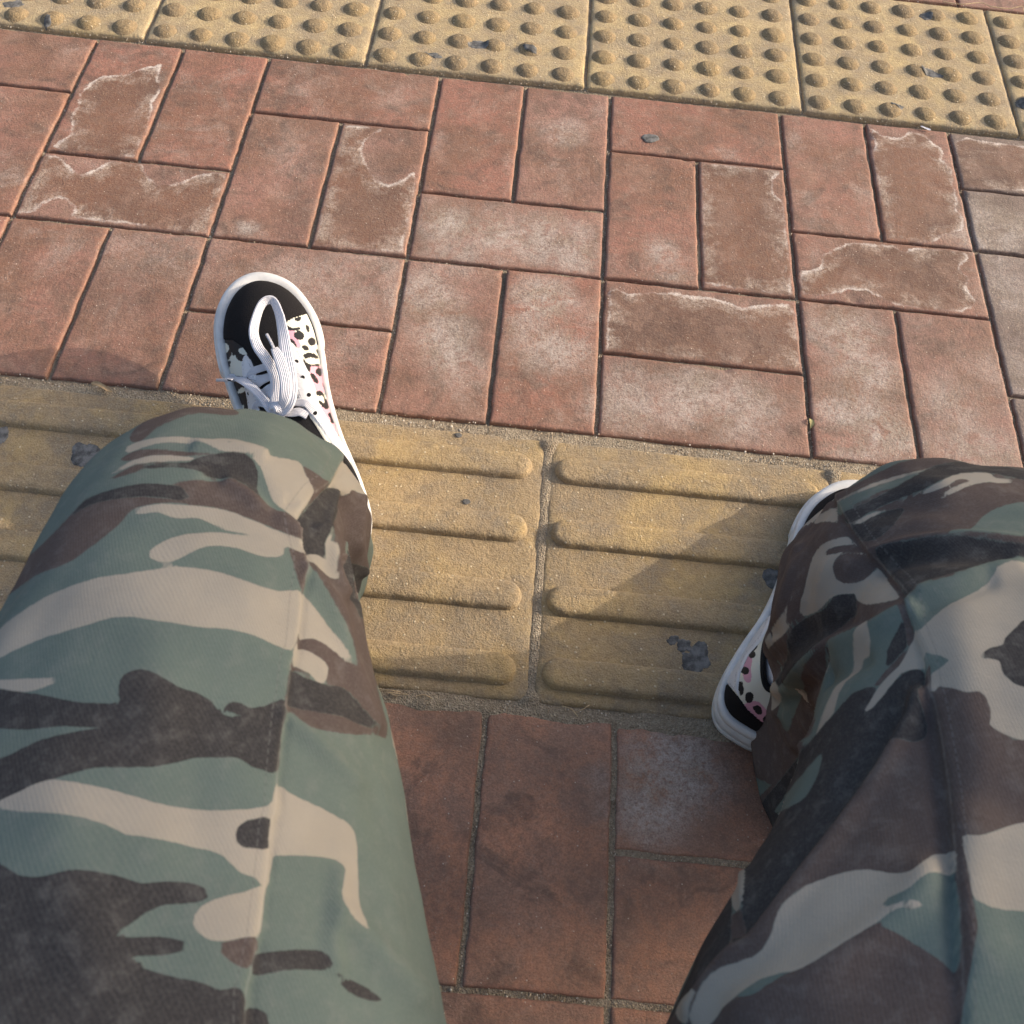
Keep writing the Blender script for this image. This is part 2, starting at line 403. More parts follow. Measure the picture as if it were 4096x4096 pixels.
# one ground sheet to the horizon, and the bedding of the paved area as a finer sheet on it
gV, gF = plane_mesh(-150, 150, -150, 150, -.05, 2, 2)
obj('ground', mesh('ground', gV, gF, M['sand']), kind='structure')
XA, XB, YA, YB = -.62, 1.70, -.90, 1.10
def bedz(V):
    z = vn(V[:, :2], 90, 3, 3)*.0011 + vn(V[:, :2], 16, 6, 2)*.0014*ss(V_LOW, V_LOW+.01, V[:, 1])
    # joints beside the guide strip are filled almost flush with washed sand
    nr = np.minimum(np.abs(V[:, 1]-S_V+.002), np.abs(V[:, 1]-(V_LOW+.004)))
    z += ss(.016, .004, nr)*(.0040 + .0014*vn(V[:, :2], 60, 9, 2))
    inS = ss(.0, -.004, V[:, 1]-S_V)*ss(.0, .004, V[:, 1]-(S_V-TP))
    dS = np.abs((V[:, 0]-S_U0+TP/2) % TP-TP/2); z += inS*ss(.010, .004, dS)*.0058
    inT = ss(.0, .004, V[:, 1]-T_V)*ss(.0, -.004, V[:, 1]-(T_V+TP)); dT = np.abs((V[:, 0]-T_U0+TP/2) % TP-TP/2); z += inT*ss(.010, .004, dT)*.0040
    z += ss(V_LOW+.004, V_LOW-.004, V[:, 1])*(.0030+.0010*vn(V[:, :2], 50, 12, 2))
    return z
bV, bF = plane_mesh(XA, XB, YA, YB, -.0049, 560, 480, bedz)
pave = obj('pavement', mesh('pavement', bV, bF, M['sand']), kind='structure')

# painted marks (stains, bloom, soot) traced on the bricks, in ground metres
def ground_poly(pts, z=0.0): return np.array([at(a, b, z)[:2] for a, b in pts])
STAINS = [ground_poly(p) for p in [
    c1([(445, 520), (490, 470), (560, 425), (700, 415), (800, 375), (885, 360), (870, 430), (885, 500), (840, 560), (830, 640), (815, 720), (770, 800), (745, 865), (640, 865), (500, 850), (330, 830), (300, 800), (400, 740), (400, 640), (430, 580)]),
    c1([(240, 850), (330, 870), (390, 930), (440, 965), (530, 940), (600, 890), (700, 880), (780, 905), (800, 970), (870, 1020), (980, 1015), (1090, 970), (1200, 950), (1245, 960), (1225, 1060), (1190, 1180), (1140, 1290), (900, 1265), (700, 1230), (500, 1210), (400, 1190), (410, 1130), (340, 1080), (250, 1110), (190, 1160), (90, 1180), (150, 1040)]),
    c2([(95, 690), (200, 700), (330, 700), (230, 760), (195, 830), (230, 920), (270, 990), (350, 1030), (430, 1000), (490, 960), (500, 1040), (480, 1150), (450, 1250), (430, 1330), (430, 1400), (200, 1380), (-60, 1350), (-20, 1150), (30, 950)]),
    cD([(155, 905), (300, 915), (480, 935), (575, 955), (535, 1000), (545, 1080), (600, 1120), (605, 1220), (620, 1330), (640, 1500), (640, 1640), (150, 1560), (150, 1250), (150, 1000)]),
    cD([(1080, 715), (1150, 755), (1250, 770), (1300, 730), (1380, 750), (1430, 800), (1480, 830), (1470, 880), (1530, 940), (1535, 1020), (1560, 1100), (1550, 1150), (1595, 1215), (1590, 1270), (1500, 1290), (1440, 1330), (1300, 1350), (1160, 1330), (1130, 1180), (1130, 1040), (1100, 900), (1110, 800)]),
    cC([(690, 260), (770, 255), (810, 230), (820, 170), (900, 130), (980, 100), (1100, 110), (1210, 120), (1260, 155), (1330, 130), (1500, 135), (1600, 150), (1620, 190), (1560, 240), (1620, 290), (1610, 350), (1670, 440), (1580, 480), (1400, 470), (1220, 440), (1150, 410), (1060, 360), (960, 355), (850, 385), (770, 390), (695, 370)]),
    cC([(0, 375), (60, 395), (200, 400), (290, 430), (380, 465), (470, 445), (590, 440), (650, 440), (670, 560), (690, 700), (705, 830), (400, 800), (0, 765), (-380, 730), (-345, 560), (-335, 350), (-260, 385), (-150, 370)]),
    cD([(1545, 790), (1620, 765), (1720, 785), (1800, 795), (1932, 810), (2050, 800), (2080, 1070), (1932, 1055), (1700, 1050), (1600, 1030), (1570, 900)]),
]]
STAINS[6] = ground_poly(cC([(-355, 340), (-260, 385), (-160, 378), (0, 375), (60, 395), (200, 400), (290, 430), (380, 465), (470, 445), (590, 440), (650, 440), (672, 560), (690, 700), (700, 822), (300, 790), (0, 762), (-385, 725)]))
# (x, y, radius m, strength) in the 1932 frame
BLOOM = [(850, 420, .05, .9), (930, 430, .05, .9), (1010, 450, .045, .8), (1080, 470, .04, .8), (860, 480, .05, .6), (690, 400, .05, .6), (740, 430, .04, .6), (1250, 480, .035, .8),
         (1270, 520, .03, .6), (1030, 570, .045, .9), (1050, 660, .045, .8), (1000, 620, .04, .6), (810, 560, .045, .7), (840, 640, .05, .8), (870, 690, .04, .5), (1180, 750, .05, .7),
         (1290, 745, .05, .8), (1390, 770, .05, .7), (1450, 640, .04, .7), (1400, 610, .04, .4), (1595, 640, .05, .8), (1640, 700, .05, .8), (1600, 780, .05, .8), (1660, 800, .05, .9), (1620, 850, .04, .7), (1800, 760, .05, .6),
         (1850, 850, .05, .7), (1250, 1450, .05, .85), (1240, 1520, .04, .8), (1280, 1480, .04, .6), (700, 480, .05, .5), (250, 480, .05, .3), (560, 560, .06, .5), (630, 540, .05, .5),
         (640, 640, .05, .3), (470, 430, .015, .8), (1870, 440, .06, .7), (1900, 560, .05, .5), (1880, 700, .05, .4), (1060, 250, .03, .6), (770, 170, .04, .2), (560, 290, .05, .2), (330, 470, .05, .3), (240, 80, .04, .1)]
SOOT = [(890, 640, .035, .8), (1040, 470, .03, .6), (1190, 705, .04, .7), (1300, 700, .04, .6), (1420, 700, .03, .4), (540, 620, .05, .7), (480, 690, .05, .5), (200, 560, .06, .6), (380, 600, .05, .5),
        (1690, 620, .05, .4), (1640, 570, .04, .4), (240, 330, .05, .5), (620, 420, .06, .7), (720, 440, .05, .4), (1690, 480, .05, .3), (1400, 440, .03, .5), (860, 1345, .05, .7), (1350, 1390, .05, .6), (960, 1370, .03, .4),
        (1050, 1450, .04, .4), (840, 1700, .05, .5), (1130, 1500, .04, .5), (1200, 1700, .06, .5), (1330, 1560, .05, .5), (900, 1400, .04, .4), (30, 290, .05, .4), (720, 320, .03, .5)]
def blobs(Q, L):
    r = np.zeros(len(Q))
    for x, y, rad, a in L:
        g = at(x, y, 0)[:2]; w = vn(Q, 28, 5, 2)*.4
        r = np.maximum(r, a*ss(1.25, .25, np.linalg.norm(Q-g, axis=1)/rad + w))
    return r

def edge_pos(L, n, r):
    e = [0, 0.0006, .0016, .0034]
    mid = np.linspace(.0075, L-.0075, n)
    return np.concatenate([e, mid, [L-v for v in e[::-1]]])
def make_brick(x0, y0, w, h, fine, grey=False):
    nx, ny = (max(6, int(w/.0045)), max(6, int(h/.0045))) if fine else (3, 3)
    jn = .0020
    wx, wy = w-2*jn, h-2*jn
    xs = edge_pos(wx, nx, 0); ys = edge_pos(wy, ny, 0)
    X, Y = np.meshgrid(xs, ys, indexing='ij')
    dx = np.minimum(X, wx-X); dy = np.minimum(Y, wy-Y); e = np.minimum(dx, dy)
    Z = -np.interp(e, [0, .0006, .0016, .0034, .008], [.0026, .0009, .00025, .00005, 0])
    hz0 = random.uniform(-.0006, .0006); tx = random.uniform(-.0009, .0009)/.2; ty = random.uniform(-.0009, .0009)/.2
    GX = x0+jn+X; GY = y0+jn+Y
    P = np.stack([GX.ravel(), GY.ravel()], 1)
    Z = Z.ravel() + hz0 + tx*(X.ravel()-wx/2) + ty*(Y.ravel()-wy/2)
    nz = vn(P, 110, 21, 3); n2 = vn(P, 34, 22, 2)
    if fine:
        Z = Z + nz*.00025*ss(0, .004, e.ravel()) + n2*.0003
        k = ss(.006, 0, e.ravel()); wv = np.stack([vn(P, 90, 31, 4), vn(P, 90, 32, 4)], 1)*.0013
        P = P + wv*k[:, None]
        ch = ss(.50, .75, vn(P, 60, 40, 3))*ss(.008, 0, e.ravel()); Z = Z - ch*.0036
    V = np.concatenate([P, Z[:, None]], 1)
    cx, cy = x0+w/2, y0+h/2
    N0 = len(V); NY = len(ys); NX = len(xs)
    F = gridF(NX, NY)
    ring = [i*NY for i in range(NX)] + [(NX-1)*NY+j for j in range(1, NY)] + [i*NY+NY-1 for i in range(NX-2, -1, -1)] + [j for j in range(NY-2, 0, -1)]
    B = V[ring].copy(); B[:, 2] = -.035
    V2 = np.concatenate([V, B]); n = len(ring); i = np.arange(n); r_ = np.array(ring)
    F2 = np.stack([r_, N0+i, N0+(i+1) % n, r_[(i+1) % n]], 1)
    F = np.concatenate([F[:, ::-1][:, [0, 1, 2, 3]], F2]); F = F[:, ::-1] if True else F
    Q = V2[:, :2]
    st = np.full(len(V2), -.05); bl = np.zeros(len(V2)); sk = np.zeros(len(V2))
    if fine:
        for pl in STAINS:
            c = pl.mean(0)
            if x0-.01 < c[0] < x0+w+.01 and y0-.01 < c[1] < y0+h+.01:
                st = np.maximum(st, sdf(Q, pl, .05))
        bl = blobs(Q, BLOOM); sk = blobs(Q, SOOT)
    ed = np.concatenate([e.ravel(), np.zeros(n)])
    V2 = V2 - np.array([cx, cy, 0])
    me = mesh('paving_brick', V2, F, M['brickg' if grey else 'brick'], True, dict(stain=st, bloom=bl, soot=sk, edge=ed, warm_bounce=np.full(len(V2), 1.0 if y0+h/2 < V_LOW else 0.0)))
    o = obj('paving_brick', me, pave); o.location = (cx, cy, 0)
    return o
def vis(x0, y0, w, h):
    P = px(np.array([[x0, y0, 0], [x0+w, y0, 0], [x0, y0+h, 0], [x0+w, y0+h, 0], [x0+w/2, y0+h/2, 0]]))
    return bool(np.any((P[:, 0] > -60) & (P[:, 0] < 1992) & (P[:, 1] > -60) & (P[:, 1] < 1992)))
PAT = {0: ['VV', 'H', 'VV'], 1: ['H', 'VV', 'H', 'H'], 5: ['H', 'H', 'VV', 'H']}
def column(xc, ytop, pat, row, lim, grey=False, half=PC/2):
    y = ytop
    for t in pat:
        hh = row*(2 if t == 'VV' else 1)
        if y-hh < lim - .03: break
        if t == 'VV':
            for k in (0, 1): make_brick(xc+half*k, y-hh, half, hh, vis(xc+half*k, y-hh, half, hh), grey)
        else: make_brick(xc, y-hh, 2*half, hh, vis(xc, y-hh, 2*half, hh), grey)
        y -= hh
for c in range(-3, 8):
    pat = PAT[5] if c in (5,) else PAT[abs(c) % 2 if c != 5 else 5]
    if c in (6,): pat = PAT[0]
    column(c*PC, 5*PR+.0015, pat, PR, -.01, c >= 5)
for c in range(-6, 6):               # nearer field, below the guide strip
    column(D0-PC/2+c*PC, V_LOW, (['VV', 'H', 'VV', 'H'] if c % 2 == 0 else ['H', 'H', 'VV', 'H', 'H']), PR, YA)
V_FAR = T_V + TP + .004
for c in range(-3, 8):
    x = c*PC+.055
    column(x, V_FAR+3*PR, (['VV', 'H'] if c % 2 == 0 else ['H', 'VV']), PR, V_FAR-.005)

# ---- tactile tiles
def slab_mesh(w, top, name, mat, seed, grime, fine=True, lip=.0025):
    n = 56 if fine else 8
    xs = edge_pos(w, n, 0); X, Y = np.meshgrid(xs, xs, indexing='ij'); e = np.minimum(np.minimum(X, w-X), np.minimum(Y, w-Y)).ravel()
    P = np.stack([X.ravel(), Y.ravel()], 1)
    Z = top - np.interp(e, [0, .0006, .0016, .0034, .009], [.0045, .0022, .0012, .0005, 0])
    Z = Z + vn(P, 130, seed, 3)*.00035 + vn(P, 20, seed+3, 2)*.0004
    k = ss(.006, 0, e); P = P + np.stack([vn(P, 130, seed+5, 3), vn(P, 130, seed+6, 3)], 1)*.0011*k[:, None]
    ch = ss(.6, .85, vn(P, 40, seed+9, 2))*ss(.01, 0, e); Z = Z - ch*.0028
    V = np.concatenate([P, Z[:, None]], 1); NY = len(xs); NX = NY; N0 = len(V)
    ring = [i*NY for i in range(NX)] + [(NX-1)*NY+j for j in range(1, NY)] + [i*NY+NY-1 for i in range(NX-2, -1, -1)] + [j for j in range(NY-2, 0, -1)]
    B = V[ring].copy(); B[:, 2] = -.04; nn = len(ring); i = np.arange(nn); r_ = np.array(ring)
    F = np.concatenate([gridF(NX, NY), np.stack([r_, r_[(i+1) % nn], N0+(i+1) % nn, N0+i], 1)])
    V = np.concatenate([V, B])
    return V, F
def dome_mesh(r=.0125, h=.0052, seed=0):
    nr, na = 9, 28; V = []; rs = np.linspace(1, 0.06, nr)
    for q in rs:
        for a in range(na):
            th = a/na*2*math.pi
            zz = h*(0.5+0.5*math.cos(math.pi*min(1, q**2.2))) if q < 1 else -.0006
            x, y = r*q*math.cos(th), r*q*math.sin(th)
            V.append((x, y, zz))
    V = np.array(V); nzz = vn(V*1.0, 420, seed, 2)*.00035*(V[:, 2] > 0); V[:, 2] += nzz
    V = np.concatenate([V, [[0, 0, h]]]); F = [tuple(f) for f in gridF(nr, na, True)]
    b = (nr-1)*na; F += [(b+i, b+(i+1) % na, len(V)-1) for i in range(na)]
    return V, np.array([list(f) if len(f) == 4 else [f[0], f[1], f[2], f[2]] for f in F])
def mesh_ngon(name, V, F, mat, attrs=None):
    me = bpy.data.meshes.new(name); me.from_pydata([tuple(map(float, v)) for v in V], [], [list(map(int, (f if f[-1] != f[-2] else f[:-1]))) for f in F])
    me.polygons.foreach_set('use_smooth', np.full(len(me.polygons), True)); me.materials.append(mat)
    if attrs:
        for k_, a in attrs.items():
            t_ = me.attributes.new(k_, 'FLOAT', 'POINT'); t_.data.foreach_set('value', np.asarray(a, np.float32))
    return me
DOMES = []
for k in range(5):
    V, F = dome_mesh(.0150+.0006*(k % 3), .0056-.0004*(k % 2), 50+k)
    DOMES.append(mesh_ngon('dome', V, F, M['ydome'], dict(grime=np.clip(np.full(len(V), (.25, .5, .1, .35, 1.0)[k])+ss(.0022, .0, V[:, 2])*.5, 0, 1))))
T_TOP = .0035; S_TOP = .0015
TG = .0032
for k in range(-3, 6):
    x0 = T_U0 + TP*k + TG/2; w = TP-TG
    V, F = slab_mesh(w, T_TOP, 'blister', M['ydot'], 70+k*11, 0)
    gr = np.zeros(len(V))
    Qg = V[:, :2] + [x0, T_V]
    gr = ss(.2, .75, vn(Qg, 13, 91, 3))*.5
    t = obj('blister_tile', mesh('blister_tile', V, F, M['ydot'], True, dict(grime=gr)), pave)
    t.location = (x0, T_V+.0005, 0)
    for i in range(6):
        for j in range(6):
            d = obj('dome', DOMES[(0, 1, 2, 3, 0, 1, 3, 1, 4)[random.randrange(9)]], t)
            d.location = (.0206+.0428*i-TG/2, .0175+.0428*j, T_TOP-.0002); d.rotation_euler = (0, 0, random.uniform(0, 6.28)); s_ = random.uniform(.94, 1.05); d.scale = (s_, s_, random.uniform(.85, 1.05))
def bar_mesh(L, seed):
    wd, hgt = .0300, .0062
    offs = np.array([1.0, .95, .90, .83, .72, .5, .25, 0.0]); zz = np.array([-.0008, .0002, .0024, .0048, .0060, .0064, .0065, .0066])
    na = 14; nl = 60
    r = wd/2
    base = []                       # stadium outline as (spine point, direction)
    for i in range(na+1):
        a = math.pi/2 + math.pi*i/na; base.append((r, math.cos(a), math.sin(a)))
    for i in range(1, nl):
        base.append((r+(L-wd)*i/nl, 0, -1))
    for i in range(na+1):
        a = -math.pi/2 + math.pi*i/na; base.append((L-r, math.cos(a), math.sin(a)))
    for i in range(1, nl):
        base.append((L-r-(L-wd)*i/nl, 0, 1))
    n = len(base); V = []
    for o, z in zip(offs, zz):
        for sx, cx, cy in base: V.append((sx + cx*r*o, cy*r*o, z))
    V = np.array(V); k = (V[:, 2] > 0)
    V[:, 2] += k*vn(V+seed, 260, seed, 3)*.00055; wv = np.stack([vn(V+seed, 190, seed+1, 3), vn(V+seed, 190, seed+2, 3)], 1)*.0010
    V[:, :2] += wv*((V[:, 2] < .0061)[:, None])
    F = gridF(len(offs), n, True)
    return V, F
for k in range(-4, 4):
    x0 = S_U0 + TP*k + .0022; w = TP-.0044
    V, F = slab_mesh(w, S_TOP, 'guide', M['ybar'], 170+k*13, 0)
    Qg = V[:, :2] + [x0, S_V-TP]
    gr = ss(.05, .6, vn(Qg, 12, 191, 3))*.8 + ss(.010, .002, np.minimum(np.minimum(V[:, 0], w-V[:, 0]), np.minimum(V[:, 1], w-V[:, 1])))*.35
    t = obj('guide_tile', mesh('guide_tile', V, F, M['ybar'], True, dict(grime=gr)), pave)
    t.location = (x0, S_V-TP+.003, 0)
    for j in range(4):
        V, F = bar_mesh(.2435, 300+k*7+j)
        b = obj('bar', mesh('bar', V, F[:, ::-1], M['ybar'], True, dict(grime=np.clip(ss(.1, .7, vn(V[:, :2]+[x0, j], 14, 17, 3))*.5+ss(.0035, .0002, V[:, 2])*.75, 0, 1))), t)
        b.location = (.0040, TP-.003-.0352-.0663*j, S_TOP-.0003)

# ---- dark gum and paint spots stuck on the paving
def surf_z(Q):
    z = np.full(len(Q), .0007)
    u = (Q[:, 0]-T_U0) % TP; v = Q[:, 1]-T_V
    m_ = (v > 0) & (v < TP); dd = np.hypot((u-.0206+.0214) % .0428-.0214, (v-.0175+.0214) % .0428-.0214)
    z = np.where(m_, T_TOP+.0004+.0056*(0.5+0.5*np.cos(math.pi*np.clip(dd/.0153, 0, 1)**2.2)), z)
    v = S_V-Q[:, 1]; m_ = (v > 0) & (v < TP); u = (Q[:, 0]-S_U0) % TP
    dv = np.abs((v-.0352+.0331) % .0663-.0331); inb = (u > .01) & (u < .247)
    zb = S_TOP+.0006+np.interp(dv/.01425, [0, .25, .5, .72, .83, .90, .95, 1], [.0066, .0065, .0064, .0060, .0048, .0024, .0002, 0])*inb
    return np.where(m_, zb, z)
def gum(cx, cy, rx, ry, rot, seed, jag=.25):
    g = at(cx, cy, .001)[:2]; na, nr = 72, 7; V = [[0, 0]]
    for i in range(1, nr+1):
        for a in range(na):
            th = a/na*2*math.pi
            k = 1 + jag*1.3*vn(np.array([[math.cos(th), math.sin(th)]])*1.7+seed*3.1, 1, seed, 5)[0]
            x, y = rx*k*math.cos(th)*i/nr, ry*k*math.sin(th)*i/nr
            V.append([x*math.cos(rot)-y*math.sin(rot), x*math.sin(rot)+y*math.cos(rot)])
    V = np.array(V); z = surf_z(V+g)
    rr = np.concatenate([[0], np.repeat(np.arange(1, nr+1)/nr, na)])
    z = z + .0002*ss(1.0, .75, rr) - .0004*(rr > .99) + vn(V, 300, seed, 2)*.00008
    F = [(0, 1+i, 1+(i+1) % na) for i in range(na)]
    for r_ in range(nr-1):
        F += [(1+r_*na+i, 1+(r_+1)*na+i, 1+(r_+1)*na+(i+1) % na, 1+r_*na+(i+1) % na) for i in range(na)]
    me = bpy.data.meshes.new('gum_spot'); me.from_pydata([(a[0], a[1], b) for a, b in zip(V, z)], [], F)
    me.polygons.foreach_set('use_smooth', np.full(len(me.polygons), True)); me.materials.append(M['gum'])
    o = obj('gum_spot', me, pave); o.location = (g[0], g[1], 0)
for a in [(160, 858, .012, .014, .2, 1, .3), (2, 824, .006, .010, .1, 2, .3), (1228, 260, .010, .008, .3, 3, .22), (1310, 1245, .013, .011, .9, 4, .5), (1290, 1218, .007, .006, 0, 5, .4),
          (1268, 1208, .0045, .0045, 0, 6, .5), (1458, 1092, .009, .010, 0, 7, .25), (902, 88, .0125, .009, .3, 8, .25), (1000, 100, .010, .006, -.3, 9, .4), (1752, 140, .016, .007, -.5, 10, .45),
          (1690, 205, .008, .006, 0, 11, .4), (1335, 192, .009, .004, -.2, 12, .4), (28, 12, .012, .008, .2, 13, .4), (92, 47, .004, .008, .2, 14, .4), (865, 822, .0035, .0025, 0, 15, .2),
          (880, 892+55, .004, .003, 0, 16, .4), (820, 88+20, .009, .005, 0, 17, .5), (800, 1046, .016, .009, .2, 18, .5), (1925, 200, .008, .008, 0, 19, .4), (1235, 940, .006, .004, 0, 20, .5),
          (1745, 35, .008, .007, 0, 21, .3), (520, 480, .003, .002, 0, 22, .4)]:
    if a[5] in (18, 22, 12, 20): continue
    gum(*a)

# ---- loose grit along the joints, one uncountable mass
def grit():
    c = []
    def along(x0, y0, x1, y1, n, wdt, z, big=.0009):
        t = rng.random(n); x = x0+(x1-x0)*t; y = y0+(y1-y0)*t
        L = math.hypot(x1-x0, y1-y0); nx_, ny_ = -(y1-y0)/L, (x1-x0)/L; o = rng.normal(0, wdt, n)
        s = big*(.35+rng.random(n)**2.5*1.1)
        c.append(np.stack([x+nx_*o, y+ny_*o, np.full(n, z), s], 1))
    along(-.5, S_V+.003, 1.4, S_V+.003, 5200, .0042, -.0008)
    along(-.2, V_LOW+.003, 1.3, V_LOW+.003, 2600, .0035, -.0012, .0008)
    along(-.5, T_V-.001, 1.4, T_V-.001, 1500, .0025, .0002, .0007)
    along(-.5, V_FAR-.003, 1.5, V_FAR-.003, 900, .003, 0)
    for k in range(-2, 4): along(S_U0+TP*k, S_V, S_U0+TP*k, S_V-TP, 620, .0018, -.0008, .0007)
    for k in range(-2, 6): along(T_U0+TP*k, T_V, T_U0+TP*k, T_V+TP, 300, .0016, -.002, .0006)
    for k in range(-2, 7): along(k*PC, 0, k*PC, 5*PR, 900, .0020, -.0032, .0007)
    for k in (0, 1): along(D0+k*PC/2, V_LOW, D0+k*PC/2, V_LOW-2*PR, 500, .0018, -.002, .0006)
    along(D0-PC/2, V_LOW-2*PR, D0+PC*1.5, V_LOW-2*PR, 900, .0028, -.0015, .0008); along(D0+PC/2, V_LOW-PR, D0+1.5*PC, V_LOW-PR, 500, .0022, -.0022, .0007)
    for r_ in (2, 3): along(-.4, r_*PR, 1.3, r_*PR, 900, .0018, -.003, .0006)
    n = 1600; c.append(np.stack([rng.uniform(-.3, 1.25, n), rng.uniform(-.5, .8, n), np.full(n, .001), .0005*(.4+rng.random(n)**3)], 1))
    A = np.concatenate(c); n = len(A)
    base = np.array([[1, 0, 0], [-1, 0, 0], [0, 1, 0], [0, -1, 0], [0, 0, 1], [0, 0, -1]], float)
    V = base[None]*A[:, None, 3:4]*rng.uniform(.55, 1.2, (n, 6, 1))
    a = rng.uniform(0, 6.28, n); ca, sa = np.cos(a)[:, None], np.sin(a)[:, None]
    V = np.stack([V[..., 0]*ca-V[..., 1]*sa, V[..., 0]*sa+V[..., 1]*ca+V[..., 2]*.4, V[..., 2]*.8], -1)
    zz = A[:, 2].copy(); inside = zz > .0005
    zz[inside] = surf_z(A[inside, :2])
    V += np.stack([A[:, 0], A[:, 1], zz], 1)[:, None]
    f = np.array([[0, 2, 4], [2, 1, 4], [1, 3, 4], [3, 0, 4], [2, 0, 5], [1, 2, 5], [3, 1, 5], [0, 3, 5]])
    F = (f[None]+6*np.arange(n)[:, None, None]).reshape(-1, 3)
    obj('joint_grit', mesh('joint_grit', V.reshape(-1, 3), F, M['grit'], False, dict(tone=np.repeat(rng.random(n), 6))), kind='stuff', label='pale sand grit and tiny stones caught along the paving joints')
grit()
# ------------------------------------------------------------------ the seated person
person = thing('person', 'seated person in baggy camouflage trousers and leopard print sneakers, knees apart over the guide strip', 'person', (.56, -.5, 0))
PORG = np.array([.56, -.5, 0])

def tube(rings, ns, nt):
    R = np.array(rings, float)                      # cx cy cz a b
    d = np.concatenate([[0], np.cumsum(np.linalg.norm(np.diff(R[:, :3], axis=0), axis=1))])
    S = smooth_open(np.concatenate([R, d[:, None]], 1), 24)
    L = np.concatenate([[0], np.cumsum(np.linalg.norm(np.diff(S[:, :3], axis=0), axis=1))])
    t = np.linspace(0, L[-1], ns)
    Q = np.stack([np.interp(t, L, S[:, k]) for k in range(5)], 1)
    T = np.gradient(Q[:, :3], t, axis=0)
    ker = np.hanning(max(5, ns//14)); ker /= ker.sum()
    Tp = np.pad(T, ((len(ker), len(ker)), (0, 0)), 'edge')
    T = np.stack([np.convolve(Tp[:, k], ker, 'same') for k in range(3)], 1)[len(ker):-len(ker)]
    T /= np.linalg.norm(T, axis=1)[:, None]
    X = np.array([1.0, 0, 0]) - T*T[:, :1]; X /= np.linalg.norm(X, axis=1)[:, None]
    N = np.cross(X, T)                              # up over the thigh, forward down the shin
    th = np.linspace(0, 2*np.pi, nt, endpoint=False)
    c0, s0 = np.cos(th), np.sin(th); cs = np.sign(c0)*np.abs(c0)**.86; sn = np.sign(s0)*np.abs(s0)**.86
    P = Q[:, None, :3] + X[:, None]*(Q[:, None, 3:4]*cs[None, :, None]) + N[:, None]*(Q[:, None, 4:5]*sn[None, :, None])
    return P, t, th, Q
def grid_normals(P):
    ds = np.gradient(P, axis=0); dt = (np.roll(P, -1, 1)-np.roll(P, 1, 1))
    n = np.cross(ds, dt); n /= np.linalg.norm(n, axis=-1)[..., None]+1e-12
    return n

LEFT = [(.450, -1.00, .360, .110, .095), (.438, -.78, .372, .115, .092), (.426, -.60, .372, .108, .088), (.416, -.50, .368, .090, .082), (.405, -.42, .360, .074, .077),
        (.396, -.362, .337, .062, .074), (.389, -.315, .275, .065, .068), (.369, -.265, .190, .057, .068), (.366, -.225, .115, .057, .074), (.363, -.210, .055, .059, .080)]
RIGHT = [(.655, -1.00, .360, .105, .095), (.675, -.78, .372, .112, .094), (.699, -.60, .375, .110, .092), (.735, -.50, .370, .094, .084), (.760, -.43, .364, .092, .080),
         (.778, -.383, .340, .091, .076), (.787, -.315, .284, .098, .080), (.795, -.276, .190, .083, .082), (.808, -.276, .100, .072, .092), (.817, -.280, .006, .076, .112)]

